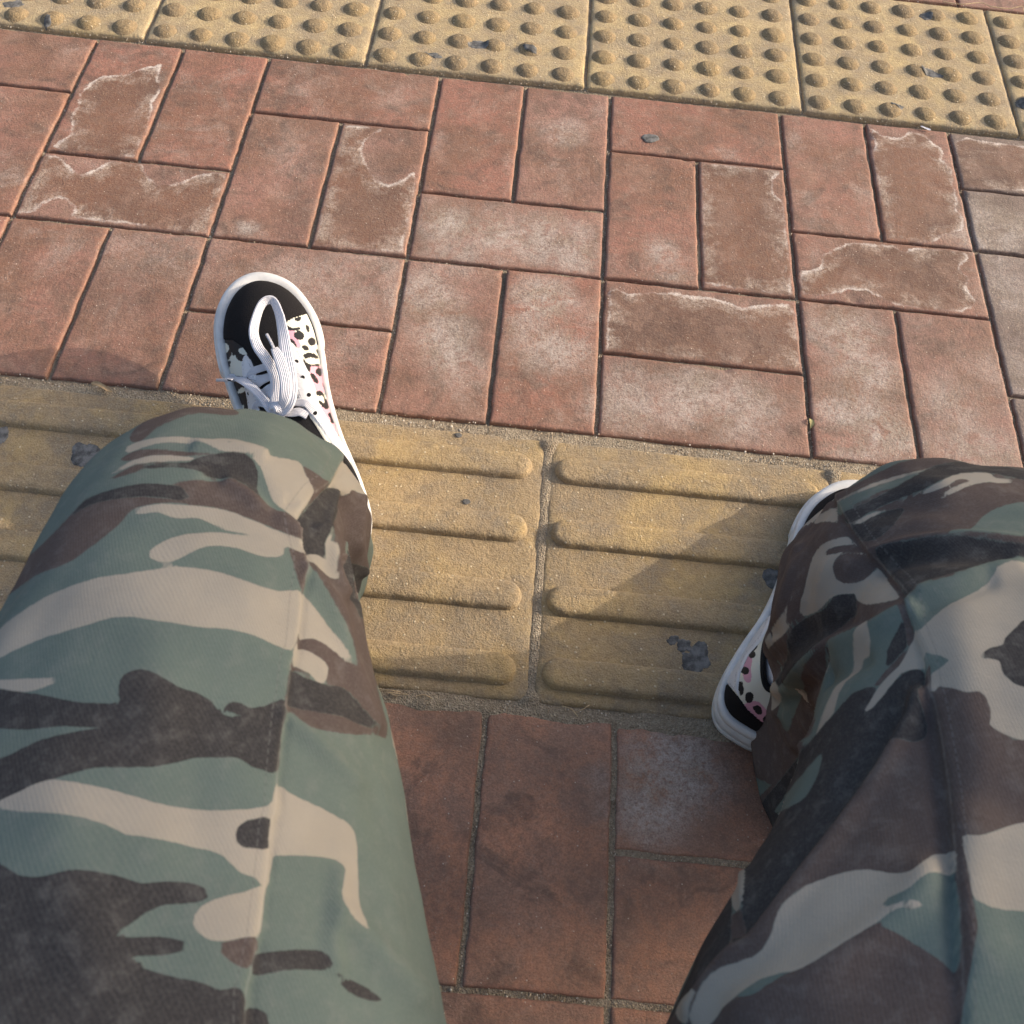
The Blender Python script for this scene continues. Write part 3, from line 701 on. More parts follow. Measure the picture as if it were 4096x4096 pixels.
G, T_, B_, K_ = 'green', 'tan', 'brown', 'black'
def gap(cv): return cv
CAMO_L = [
 (B_, c3([(600, 300), (680, 215), (780, 170), (880, 150), (1050, 170), (1075, 205), (900, 195), (800, 225), (720, 262), (640, 330)])),
 (T_, c3([(600, 340), (700, 310), (820, 302), (950, 322), (1060, 352), (1160, 378), (1260, 395), (1345, 412), (1375, 470), (1415, 555), (1370, 620), (1330, 690), (1290, 650), (1240, 590), (1210, 520), (1172, 430), (1110, 388), (1000, 372), (920, 347), (800, 327), (700, 337), (590, 375)])),
 (T_, c3([(960, 322), (1050, 318), (1130, 338), (1210, 378), (1150, 382), (1050, 350)])),
 (B_, c3([(560, 400), (640, 362), (760, 360), (900, 378), (1030, 380), (900, 400), (800, 392), (700, 386), (600, 410)])),
 (T_, c3([(520, 470), (580, 425), (640, 400), (720, 385), (820, 390), (890, 398), (870, 412), (760, 414), (650, 422), (570, 448)])),
 (B_, c3([(500, 500), (580, 450), (650, 424), (760, 414), (880, 412), (890, 396), (960, 380), (1110, 386), (1150, 415), (1172, 470), (1168, 540), (1190, 600), (1250, 650), (1150, 570), (1040, 500), (940, 466), (800, 444), (680, 451), (560, 482)])),
 (K_, c3([(640, 428), (760, 420), (900, 412), (890, 398), (1020, 378), (1112, 388), (1150, 420), (1170, 475), (1168, 540), (1190, 600), (1220, 635), (1120, 545), (1040, 495), (940, 462), (800, 440), (680, 446)])),
 (B_, c3([(800, 505), (930, 494), (1030, 500), (1130, 556), (1240, 636), (1340, 700), (1375, 770), (1310, 750), (1205, 702), (1100, 660), (1000, 626), (860, 610), (720, 603), (610, 630), (560, 690), (440, 790), (330, 870), (200, 920), (100, 985), (-40, 1085), (-40, 980), (100, 880), (250, 750), (400, 590), (480, 545), (640, 515)])),
 (K_, c3([(400, 590), (500, 545), (640, 514), (740, 515), (820, 528), (852, 555), (865, 582), (820, 588), (740, 578), (640, 572), (520, 585), (420, 610), (340, 660)])),
 (T_, c3([(608, 634), (720, 606), (860, 612), (1000, 628), (1100, 662), (1205, 706), (1310, 752), (1375, 780), (1385, 826), (1335, 814), (1282, 793), (1278, 830), (1230, 846), (1160, 836), (1080, 806), (980, 794), (900, 810), (830, 850), (760, 869), (700, 857), (678, 830), (720, 790), (800, 755), (900, 738), (1000, 736), (1100, 749), (1157, 738), (1080, 735), (980, 702), (900, 672), (800, 670), (720, 642), (650, 652)])),
 (T_, c3([(-60, 1230), (0, 1185), (80, 1120), (200, 1040), (330, 980), (480, 935), (640, 914), (780, 893), (900, 896), (1030, 925), (1150, 968), (1260, 1000), (1368, 1012), (1348, 1252), (1250, 1246), (1150, 1200), (1020, 1170), (900, 1165), (720, 1145), (550, 1120), (420, 1150), (280, 1190), (120, 1250), (-60, 1335)])),
 (T_, c3([(-40, 1405), (150, 1396), (292, 1392), (270, 1410), (170, 1450), (60, 1456), (-40, 1440)])),
 (K_, c4([(-40, 85), (100, 90), (230, 110), (340, 135), (450, 145), (530, 152), (570, 187), (625, 208), (570, 160), (548, 100), (560, 30), (610, 3), (680, 5), (760, 45), (830, 80), (900, 95), (960, 130), (1000, 180), (1080, 215), (1140, 222), (1030, 168), (1033, 137), (1080, 138), (1140, 165), (1200, 153), (1295, 145), (1262, 442), (1180, 442), (1140, 430), (1080, 390), (1000, 385), (900, 380), (820, 402), (700, 430), (560, 436), (460, 436), (350, 462), (250, 495), (120, 540), (-40, 605), (-40, 440), (80, 370), (200, 310), (340, 275), (470, 258), (380, 250), (280, 250), (120, 262), (-40, 235)])),
 (T_, c4([(-30, 610), (120, 540), (230, 496), (340, 506), (500, 535), (700, 590), (850, 613), (1000, 625), (1140, 622), (1250, 630), (1222, 945), (1160, 935), (1090, 910), (1040, 860), (1000, 822), (900, 792), (800, 770), (650, 748), (580, 740), (500, 702), (350, 665), (150, 645), (0, 620)])),
 (K_, c4([(1065, 740), (1082, 700), (1130, 672), (1228, 668), (1224, 796), (1150, 800), (1090, 790)])),
 (T_, c4([(1250, 500), (1330, 545), (1450, 600), (1560, 660), (1605, 700), (1622, 760), (1625, 860), (1630, 1000), (1635, 1100), (1648, 1170), (1600, 1140), (1550, 1090), (1535, 1020), (1545, 950), (1555, 880), (1520, 840), (1440, 825), (1340, 820), (1222, 802), (1228, 640)])),
 (K_, c4([(-40, 915), (100, 925), (200, 940), (330, 912), (450, 915), (560, 935), (650, 960), (750, 950), (860, 955), (930, 980), (948, 1010), (920, 1040), (820, 1052), (740, 1060), (660, 1100), (580, 1160), (500, 1206), (600, 1208), (700, 1200), (820, 1214), (858, 1242), (820, 1270), (740, 1285), (640, 1290), (600, 1300), (660, 1345), (800, 1385), (920, 1410), (1000, 1440), (1080, 1430), (1112, 1500), (1060, 1640), (960, 1700), (-40, 1700)])),
 (K_, c4([(1110, 1520), (1200, 1530), (1225, 1590), (1220, 1700), (1100, 1700)])),
 (T_, c4([(1204, 962), (1202, 1000), (1172, 1208), (1100, 1205), (1000, 1222), (930, 1205), (885, 1160), (878, 1120), (920, 1060), (1010, 1020), (1100, 1000)])),
 (B_, c4([(985, 1240), (1060, 1215), (1170, 1208), (1148, 1335), (1090, 1338), (1030, 1300)])),
 (K_, c4([(1152, 1275), (1220, 1260), (1340, 1248), (1450, 1255), (1490, 1290), (1520, 1350), (1600, 1390), (1700, 1440), (1735, 1480), (1680, 1480), (1600, 1452), (1540, 1395), (1510, 1352), (1400, 1340), (1280, 1345), (1145, 1362)])),
 # inner side, right of the leg seam
 (B_, c3([(1372, 830), (1470, 930), (1560, 1030), (1640, 1150), (1680, 1300), (1730, 1480), (1760, 1640), (1700, 1640), (1500, 1620), (1290, 1560), (1320, 1280), (1350, 1180), (1370, 1000)])),
 (T_, c3([(1368, 1000), (1420, 1020), (1480, 1110), (1545, 1215), (1580, 1320), (1560, 1310), (1500, 1240), (1430, 1200), (1350, 1182)])),
 (G, c3([(1380, 880), (1420, 930), (1500, 1060), (1565, 1210), (1590, 1340), (1530, 1210), (1450, 1085), (1378, 985)])),
 (T_, c3([(1335, 1245), (1400, 1255), (1460, 1290), (1492, 1330), (1476, 1398), (1450, 1400), (1400, 1352), (1325, 1310)])),
 (K_, c4([(1312, -20), (1400, 20), (1480, 42), (1560, 62), (1610, 120), (1660, 200), (1700, 260), (1560, 190), (1400, 160), (1298, 125)])),
 (G, c4([(1292, 185), (1380, 232), (1450, 265), (1600, 295), (1760, 305), (1780, 380), (1400, 420), (1270, 440)])),
]
CALF_L = [
 (B_, c3([(1330, 400), (1700, 380), (1760, 700), (1720, 1400), (1500, 1300), (1300, 800)])),
 (G, c3([(1100, 330), (1300, 250), (1420, 300), (1560, 370), (1540, 410), (1490, 500), (1350, 420)])),
 (T_, c3([(1488, 505), (1545, 400), (1610, 390), (1660, 440), (1665, 560), (1605, 518), (1580, 546), (1530, 522)])),
 (K_, c3([(1322, 690), (1400, 605), (1492, 508), (1535, 570), (1520, 660), (1480, 720), (1490, 760), (1470, 850), (1400, 830), (1360, 740)])),
 (T_, c3([(1375, 820), (1440, 818), (1482, 850), (1515, 940), (1450, 890)])),
 (T_, c3([(1472, 715), (1486, 770), (1505, 800), (1502, 900), (1478, 850)])),
 (K_, c3([(1590, 860), (1650, 880), (1680, 940), (1650, 1110), (1600, 1010), (1575, 940)])),
]
CAMO_R = [
 (B_, c5([(960, 380), (2100, 150), (2100, 1550), (1400, 1550), (1300, 900)])),
 (G, c5([(960, 430), (1080, 368), (1200, 328), (1400, 256), (1445, 262), (1330, 322), (1200, 362), (1100, 412), (1005, 462)])),
 (T_, c5([(960, 420), (1150, 325), (1300, 280), (1430, 250), (1400, 262), (1200, 326), (1060, 376)])),
 (K_, c5([(1400, 268), (1500, 225), (1620, 210), (1780, 225), (1900, 250), (2050, 300), (2050, 330), (1900, 300), (1740, 268), (1600, 273), (1500, 310), (1400, 360), (1200, 440), (1050, 520), (1010, 470), (1150, 410)])),
 (T_, c5([(1045, 532), (1120, 488), (1250, 438), (1400, 368), (1500, 314), (1600, 272), (1740, 268), (1780, 295), (1864, 306), (1850, 322), (1740, 318), (1660, 332), (1570, 372), (1508, 400), (1530, 368), (1600, 330), (1658, 312), (1600, 300), (1540, 332), (1470, 362), (1330, 402), (1200, 472), (1100, 524)])),
 (K_, c5([(1050, 534), (1100, 524), (1200, 476), (1320, 450), (1270, 530), (1190, 600), (1110, 612)])),
 (G, c5([(2050, 430), (1932, 420), (1830, 438), (1740, 478), (1680, 540), (1640, 590), (1560, 622), (1700, 622), (1932, 644), (2050, 660)])),
 (K_, c5([(1195, 690), (1350, 650), (1560, 630), (1700, 638), (1932, 662), (2050, 670), (2050, 700), (1932, 690), (1850, 700), (1750, 760), (1650, 800), (1500, 832), (1400, 862), (1345, 905), (1290, 832)])),
 (G, c5([(1345, 925), (1450, 880), (1600, 832), (1750, 762), (1850, 702), (1932, 694), (2050, 700), (2050, 740), (1932, 742), (1820, 770), (1740, 832), (1650, 900), (1560, 952), (1480, 1012), (1440, 1052), (1368, 1078)])),
 (T_, c5([(1365, 1078), (1440, 1052), (1560, 952), (1740, 832), (1820, 772), (1932, 742), (2080, 740), (2080, 1600), (1780, 1600), (1765, 1520), (1730, 1440), (1690, 1408), (1640, 1430), (1465, 1442), (1425, 1220)])),
 (K_, c5([(2050, 1010), (1932, 1030), (1880, 1078), (1838, 1120), (1820, 1160), (1760, 1180), (1712, 1232), (1800, 1240), (1820, 1300), (1870, 1350), (1932, 1372), (2050, 1380)])),
 (G, c5([(1405, 1195), (1500, 1220), (1558, 1255), (1500, 1290), (1440, 1312), (1422, 1250)])),
 (B_, c6([(1462, 15), (1640, 0), (1722, 0), (1752, 60), (1762, 105), (1735, 150), (1708, 200), (1750, 242), (1850, 238), (2080, 245), (2080, 640), (1932, 652), (1800, 692), (1690, 745), (1565, 752)])),
 (T_, c6([(1568, 760), (1700, 742), (1850, 672), (1932, 652), (2080, 640), (2080, 1120), (1932, 1110), (1750, 1102), (1590, 1062)])),
 (G, c6([(1590, 1062), (1750, 1104), (1932, 1112), (2080, 1120), (2080, 1390), (1932, 1390), (1780, 1422), (1650, 1422), (1600, 1402)])),
 # inner thigh left of the seam
 (B_, c6([(1470, 0), (1600, 1700), (0, 1700), (100, 1400), (400, 700), (900, 200), (1400, -100)])),
 (K_, c6([(1400, -60), (1300, 150), (1180, 370), (1060, 540), (930, 700), (800, 862), (700, 1000), (600, 1142), (484, 1305), (470, 1270), (488, 1050), (495, 850), (460, 800), (560, 560), (700, 380), (840, 200), (960, 60), (1100, -60)])),
 (G, c6([(640, 580), (740, 440), (860, 300), (890, 285), (862, 400), (800, 502), (720, 552)])),
 (K_, c6([(300, 900), (430, 800), (500, 830), (490, 1050), (430, 1062), (410, 1200), (390, 1352), (310, 1452), (200, 1522), (60, 1700), (0, 1700), (100, 1400)])),
 (B_, c6([(428, 1062), (476, 1080), (470, 1292), (300, 1556), (238, 1542), (390, 1352), (410, 1200)])),
 (T_, c6([(428, 880), (498, 830), (488, 1078), (424, 1062)])),
 (T_, c6([(215, 1498), (305, 1558), (275, 1620), (230, 1700), (130, 1615)])),
 (T_, c6([(240, 1720), (330, 1540), (420, 1432), (560, 1332), (640, 1222), (680, 1132), (740, 1050), (850, 950), (1000, 890), (1130, 877), (1250, 900), (1350, 912), (1410, 870), (1480, 800), (1568, 788), (1570, 930), (1460, 930), (1400, 970), (1330, 1020), (1205, 1056), (1240, 1105), (1290, 1080), (1380, 1070), (1414, 1092), (1390, 1115), (1280, 1115), (1200, 1180), (1050, 1270), (880, 1382), (760, 1440), (640, 1450), (560, 1480), (480, 1572), (400, 1602), (280, 1720)])),
 (G, c6([(1205, 1056), (1330, 1020), (1400, 962), (1460, 930), (1575, 932), (1600, 1375), (1500, 1342), (1400, 1282), (1300, 1232), (1190, 1195), (1280, 1118), (1400, 1115), (1414, 1092), (1380, 1068), (1290, 1080), (1240, 1105)])),
 (G, c6([(485, 1560), (560, 1490), (660, 1446), (735, 1434), (650, 1502), (560, 1562)])),
 # the upper inner thigh between knee and seam
 (T_, c5([(1108, 1475), (1200, 1330), (1300, 1230), (1378, 1090), (1430, 1290), (1380, 1262), (1300, 1282), (1240, 1352), (1150, 1462)])),
 (K_, c5([(960, 1640), (1060, 1550), (1150, 1462), (1250, 1342), (1320, 1276), (1395, 1264), (1425, 1300), (1410, 1440), (1390, 1640)])),
 (G, c5([(1480, 850), (1375, 905), (1345, 940), (1375, 1070), (1440, 1050)])),
]
CALF_R = [
 (B_, c5([(500, 350), (1100, 380), (1500, 1000), (1500, 1800), (500, 1800)])),
 (T_, c5([(850, 510), (870, 470), (970, 425), (1040, 500), (970, 503), (900, 498)])),
 (T_, c5([(1100, 572), (1000, 580), (900, 612), (850, 670), (830, 740), (815, 832), (810, 880), (775, 965), (800, 985), (870, 960), (930, 900), (980, 875), (1050, 880), (1080, 912), (1150, 922), (1310, 880), (1190, 728), (1130, 778), (1080, 812), (1000, 817), (960, 782), (970, 712), (1020, 670), (1120, 662)])),
 (B_, c5([(912, 655), (960, 630), (1090, 620), (1125, 655), (1000, 666), (920, 677)])),
 (K_, c5([(1062, 880), (1020, 873), (950, 888), (900, 950), (820, 990), (740, 1042), (700, 1110), (690, 1200), (680, 1260), (700, 1420), (760, 1280), (840, 1200), (900, 1110), (1000, 1000), (1050, 965)])),
 (T_, c5([(738, 880), (700, 960), (640, 1080), (640, 1150), (690, 1080), (760, 990), (705, 1030), (712, 950)])),
 (G, c5([(1150, 1050), (1345, 950), (1375, 1080), (1300, 1180), (1200, 1290), (1100, 1422), (1000, 1600), (880, 1700), (720, 1550), (690, 1380), (800, 1222), (900, 1160)])),
 (B_, c5([(900, 1170), (960, 1125), (900, 1250), (870, 1400), (830, 1600), (740, 1600), (790, 1300)])),
 (T_, c5([(1100, 1080), (1158, 1040), (1132, 1150), (1062, 1200), (1030, 1290), (970, 1400), (920, 1620), (860, 1600), (930, 1400), (1000, 1250)])),
 (T_, c5([(650, 1350), (690, 1320), (715, 1380), (660, 1470), (640, 1450)])),
 (K_, c5([(1240, 1130), (1340, 1000), (1375, 1080), (1290, 1190), (1220, 1250)])),
]
SEAM_L = np.concatenate([c3([(1560, 370), (1490, 500), (1410, 556), (1330, 672), (1352, 722), (1382, 822), (1386, 900), (1366, 1012), (1346, 1252), (1322, 1312), (1300, 1500)]), c4([(1292, 150), (1262, 440), (1252, 620), (1228, 700), (1222, 800), (1206, 940), (1172, 1206), (1146, 1342), (1120, 1440), (1108, 1800)])])
SEAM_R = np.concatenate([c5([(962, 395), (1040, 528), (1110, 632), (1198, 733), (1300, 842), (1350, 912), (1345, 942), (1378, 1090), (1428, 1220), (1455, 1420)]), c6([(1468, 10), (1502, 200), (1545, 500), (1562, 700), (1575, 900), (1588, 1050), (1603, 1350), (1612, 1800)])])
PANEL_L = np.concatenate([SEAM_L, [(-400, 2100), (-400, 600), (300, 500)]])
PANEL_R = np.concatenate([SEAM_R, [(2300, 2100), (2300, 500), (1570, 700)]])
# folds: (line, height mm, half width px, one-sided drop)
FOLD_L = [(c4([(1290, 190), (1420, 290), (1620, 490)]), 1.6, 16), (c4([(1560, 1100), (1700, 1240), (1900, 1450)]), 2.4, 26), (c4([(1545, 900), (1510, 1200), (1530, 1320)]), 1.4, 18),
          (c3([(900, 345), (1060, 350), (1190, 378)]), 1.8, 10), (c3([(1040, 500), (1160, 590), (1350, 730)]), 2.0, 12), (c3([(960, 470), (1150, 500), (1230, 640)]), -1.4, 14),
          (c3([(1400, 900), (1520, 1060), (1600, 1330), (1700, 1590)]), 2.6, 16), (c3([(1300, 590), (1400, 560)]), -1.0, 6), (c4([(900, 200), (880, 450), (900, 800)]), -1.0, 60), (c3([(700, 1180), (720, 1500)]), 1.2, 70), (c4([(300, 700), (420, 1300)]), 1.6, 80)]
CFOLD_L = [(c3([(1440, 700), (1500, 760), (1520, 900), (1560, 1000)]), 3.0, 9), (c3([(1560, 560), (1600, 700), (1590, 860), (1620, 1000)]), -3.0, 9), (c3([(1520, 540), (1480, 700)]), 2.0, 8), (c3([(1640, 560), (1630, 760), (1650, 900)]), 2.5, 8)]
FOLD_R = [(c5([(1170, 690), (1350, 645), (1560, 620), (1700, 620), (1960, 650)]), 3.4, 13), (c5([(1200, 740), (1400, 700), (1700, 690), (1960, 700)]), -2.4, 18), (c5([(1420, 890), (1560, 852), (1720, 790), (1900, 730)]), 2.6, 14),
          (c5([(1440, 960), (1600, 900), (1750, 830)]), -1.8, 16), (c6([(1400, 0), (1300, 185), (1180, 380), (1010, 620), (760, 950), (560, 1225), (380, 1440), (240, 1640)]), 4.5, 20), (c6([(1290, 80), (1160, 330), (980, 600), (720, 930), (500, 1220)]), -3.0, 26),
          (c6([(1420, 930), (1300, 1100), (900, 1400), (500, 1600)]), 3.0, 40), (c6([(1700, 300), (1650, 800), (1700, 1300)]), 1.6, 50), (c5([(1600, 1000), (1640, 1500)]), 1.6, 50), (c6([(480, 800), (486, 1060), (476, 1280)]), 1.6, 7), (c6([(1440, 100), (1500, 500), (1540, 900), (1570, 1400)]), -2.0, 16)]
CFOLD_R = [(c5([(690, 1350), (800, 1225), (900, 1160), (1060, 1090), (1160, 1050), (1340, 955)]), 3.2, 16), (c5([(640, 1300), (700, 1180), (860, 1060), (1100, 990)]), -2.0, 20), (c5([(700, 1440), (860, 1330), (1100, 1200)]), -3.0, 16), (c5([(770, 640), (720, 800), (640, 1050), (600, 1180)]), 2.2, 8),
           (c5([(650, 1120), (640, 1230), (670, 1340), (660, 1480)]), 2.5, 12), (c5([(720, 1380), (700, 1500), (760, 1650)]), 3.5, 12), (c5([(820, 900), (900, 760), (1000, 700)]), 1.5, 22)]

def make_leg(rings, nt, ns, thigh, calf, panel, seamline, folds, cfolds, seed, s_knee):
    P, t, th, Q = tube(rings, ns, nt)
    n = grid_normals(P)
    cen = Q[:, None, :3]
    flip = np.sign(np.sum(n*(P-cen), -1).mean()); n *= flip
    # loose drape: long shallow folds along the thigh, crumples round the shin
    arc = t[:, None]; tt = th[None, :]
    uv = np.stack([np.broadcast_to(tt*.085, P.shape[:2]), np.broadcast_to(arc, P.shape[:2])], -1)
    q = np.stack([np.cos(tt)*.09+0*arc, np.sin(tt)*.09+0*arc, .55*arc+0*tt], -1)
    below = ss(s_knee-.02, s_knee+.06, arc)
    d = vn(q, 15, seed, 2)*.0060 + vn(q*[1, 1, 2.2], 30, seed+4, 2)*.0026*(1+1.6*below)
    d += below*np.abs(vn(q*[1, 1, 2], 18, seed+8, 1))*.005
    P = P + n*d[..., None]
    # what the eye sees of the cloth: marks are set on those faces, an ordinary repeat elsewhere
    V = P.reshape(-1, 3); step = 3
    Pc = P[::step, ::step]; bvh = BVHTree.FromPolygons([tuple(v) for v in Pc.reshape(-1, 3)], [tuple(f) for f in gridF(Pc.shape[0], Pc.shape[1], True)])
    nn = n.reshape(-1, 3); face = np.sum(nn*(CAM-V), 1)/np.linalg.norm(CAM-V, axis=1)
    p2 = px(V); seen = (face > -.02) & (p2[:, 0] > -350) & (p2[:, 0] < 2300) & (p2[:, 1] > 400) & (p2[:, 1] < 2350) & (V[:, 1] > CAM[1]-.12)
    cv = Vector(CAM)
    for i in np.nonzero(seen)[0]:
        v = Vector(V[i]); dr = v-cv; L = dr.length
        h = bvh.ray_cast(cv, dr/L, L-.016)
        if h[0] is not None: seen[i] = False
    isc = (np.broadcast_to(arc, P.shape[:2]) > s_knee).reshape(-1)
    disp = np.zeros(len(V)); sea = np.full(len(V), 60.0); pan = np.zeros(len(V))
    it = np.nonzero(seen & ~isc)[0]; ic = np.nonzero(seen & isc)[0]
    for idx, fl in ((np.nonzero(seen)[0], folds+cfolds),):
        for ln, hgt, wd in fl:
            L = smooth_open(ln, 5); dd = line_dist(p2[idx], L); disp[idx] += hgt*.0014*np.exp(-(dd/wd)**2)
    dpn = sdf(p2, panel, 80)
    iv = np.nonzero(seen)[0]
    disp[iv] += .0022*ss(-4, 3, dpn[iv]) - .0010*np.exp(-((dpn[iv]+5)/4)**2)
    sea[iv] = dpn[iv]
    F = {}
    for k_ in (T_, B_, K_): F[k_] = np.full(len(V), -40.0)
    for idx, lst in ((iv, calf+thigh),):
        for c, poly in lst:
            d_ = sdf(p2[idx], smooth_closed(poly, 3), 40)
            for k_ in (T_, B_, K_):
                F[k_][idx] = np.maximum(F[k_][idx], d_) if k_ == c else np.minimum(F[k_][idx], -d_)
    hid = ~(seen & (p2 > -45).all(1) & (p2 < 1977).all(1)); g = np.concatenate([V[hid]*[1.0, 1.7, 1.7]], 1)
    F[T_][hid] = (vn(g, 13, seed+20, 3)-.18)*60; F[B_][hid] = (vn(g, 12, seed+30, 3)-.08)*60; F[K_][hid] = (vn(g, 13, seed+40, 3)-.22)*60
    V = V + nn*disp[:, None]
    at_ = dict(camo_tan=F[T_], camo_brown=F[B_], camo_black=F[K_], panel=sea)
    return V, P.shape[:2], at_, uv.reshape(-1, 2)

def seam_attrs(a, uv):
    d = a.pop('panel'); a['panel'] = d; return a
legs = []
for rings, th_, ca_, pan, sl, fo, cf, sd_, sk in ((LEFT, CAMO_L, CALF_L, PANEL_L, SEAM_L, FOLD_L, CFOLD_L, 400, .655), (RIGHT, CAMO_R, CALF_R, PANEL_R, SEAM_R, FOLD_R, CFOLD_R, 500, .635)):
    V, shp, a, uv = make_leg(rings, 360, 420, th_, ca_, pan, sl, fo, cf, sd_, sk)
    ns, nt = shp
    # turned hem: a doubled band and an inner return
    F = gridF(ns, nt, True)[:, ::-1]
    last = V.reshape(ns, nt, 3)[-1]; c = last.mean(0); e1 = c+(last-c)*.97; e2 = c+(last-c)*.80+np.array([0, 0, .03])
    N0 = len(V); V = np.concatenate([V, e1, e2]); b0 = (ns-1)*nt; i = np.arange(nt); j = (i+1) % nt
    F = np.concatenate([F, np.stack([b0+i, N0+i, N0+j, b0+j], 1), np.stack([N0+i, N0+nt+i, N0+nt+j, N0+j], 1)])
    for k_ in a: a[k_] = np.concatenate([a[k_], a[k_][b0:b0+nt], a[k_][b0:b0+nt]])
    uv = np.concatenate([uv, uv[b0:b0+nt], uv[b0:b0+nt]])
    legs.append((V, F, a, uv))
V = np.concatenate([legs[0][0], legs[1][0]]); F = np.concatenate([legs[0][1], legs[1][1]+len(legs[0][0])])
A = {k_: np.concatenate([legs[0][2][k_], legs[1][2][k_]]) for k_ in legs[0][2]}; UV = np.concatenate([legs[0][3], legs[1][3]])
trousers = obj('trousers', mesh('trousers', V-PORG, F, M['camo'], True, A, UV), person)
# ------------------------------------------------------------------ sneakers
SL = .277
OUT = smooth_closed([(0, 0), (.016, .002), (.027, .012), (.033, .032), (.034, .065), (.032, .105), (.035, .145), (.042, .180), (.047, .210), (.045, .235), (.036, .257), (.021, .271), (.003, .277),
                     (-.016, .273), (-.033, .260), (-.045, .240), (-.052, .212), (-.054, .180), (-.053, .145), (-.050, .105), (-.045, .065), (-.038, .032), (-.029, .012), (-.016, .002)], 20)
INS = .0064 + .0042*np.clip((OUT[:, 1]-.19)/.07, 0, 1)
def H_at(y): return np.interp(y, [0, .01, .05, .09, .125, .16, .19, .22, .25, .277], [.062, .064, .062, .062, .064, .052, .038, .029, .024, .018])
class Shoe:
    def __init__(s, heel, toe, side, mirror, sx=1.0, sy=1.0):
        s.sx = sx; s.sy = sy
        s.heel = np.array(heel, float); toe = np.array(toe, float)
        s.fy = toe-s.heel; s.fy /= np.linalg.norm(s.fy)
        s.fx = np.cross(s.fy, [0, 0, 1.0]); s.fx /= np.linalg.norm(s.fx); s.fz = np.cross(s.fx, s.fy)
        s.mir = mirror
    def w(s, P):
        P = np.asarray(P, float); return s.heel + P[..., :1]*s.fx*s.mir*s.sx + P[..., 1:2]*s.fy*s.sy + P[..., 2:3]*s.fz
def up_to(poly_fn, pts): return poly_fn(pts)
def upper_grid(nr=110):
    C = np.stack([np.zeros(len(OUT)), np.clip(OUT[:, 1], .055, .225)], 1)
    dirv = OUT-C; L = np.linalg.norm(dirv, axis=1)[:, None]
    O = C+dirv*(L-INS[:, None])/L
    ph = np.linspace(0, np.pi/2, nr); rows = []
    for a in ph:
        sc = np.cos(a)**.82 if a < np.pi/2-1e-6 else 0.0
        xy = C+(O-C)*sc
        z = .0235 + H_at(xy[:, 1])*np.sin(a)**1.0 + (0 if a > 0 else 0)
        rows.append(np.concatenate([xy, z[:, None]], 1))
    P = np.array(rows)
    # arch of the throat and quarter: slightly fuller sides at the heel
    return P
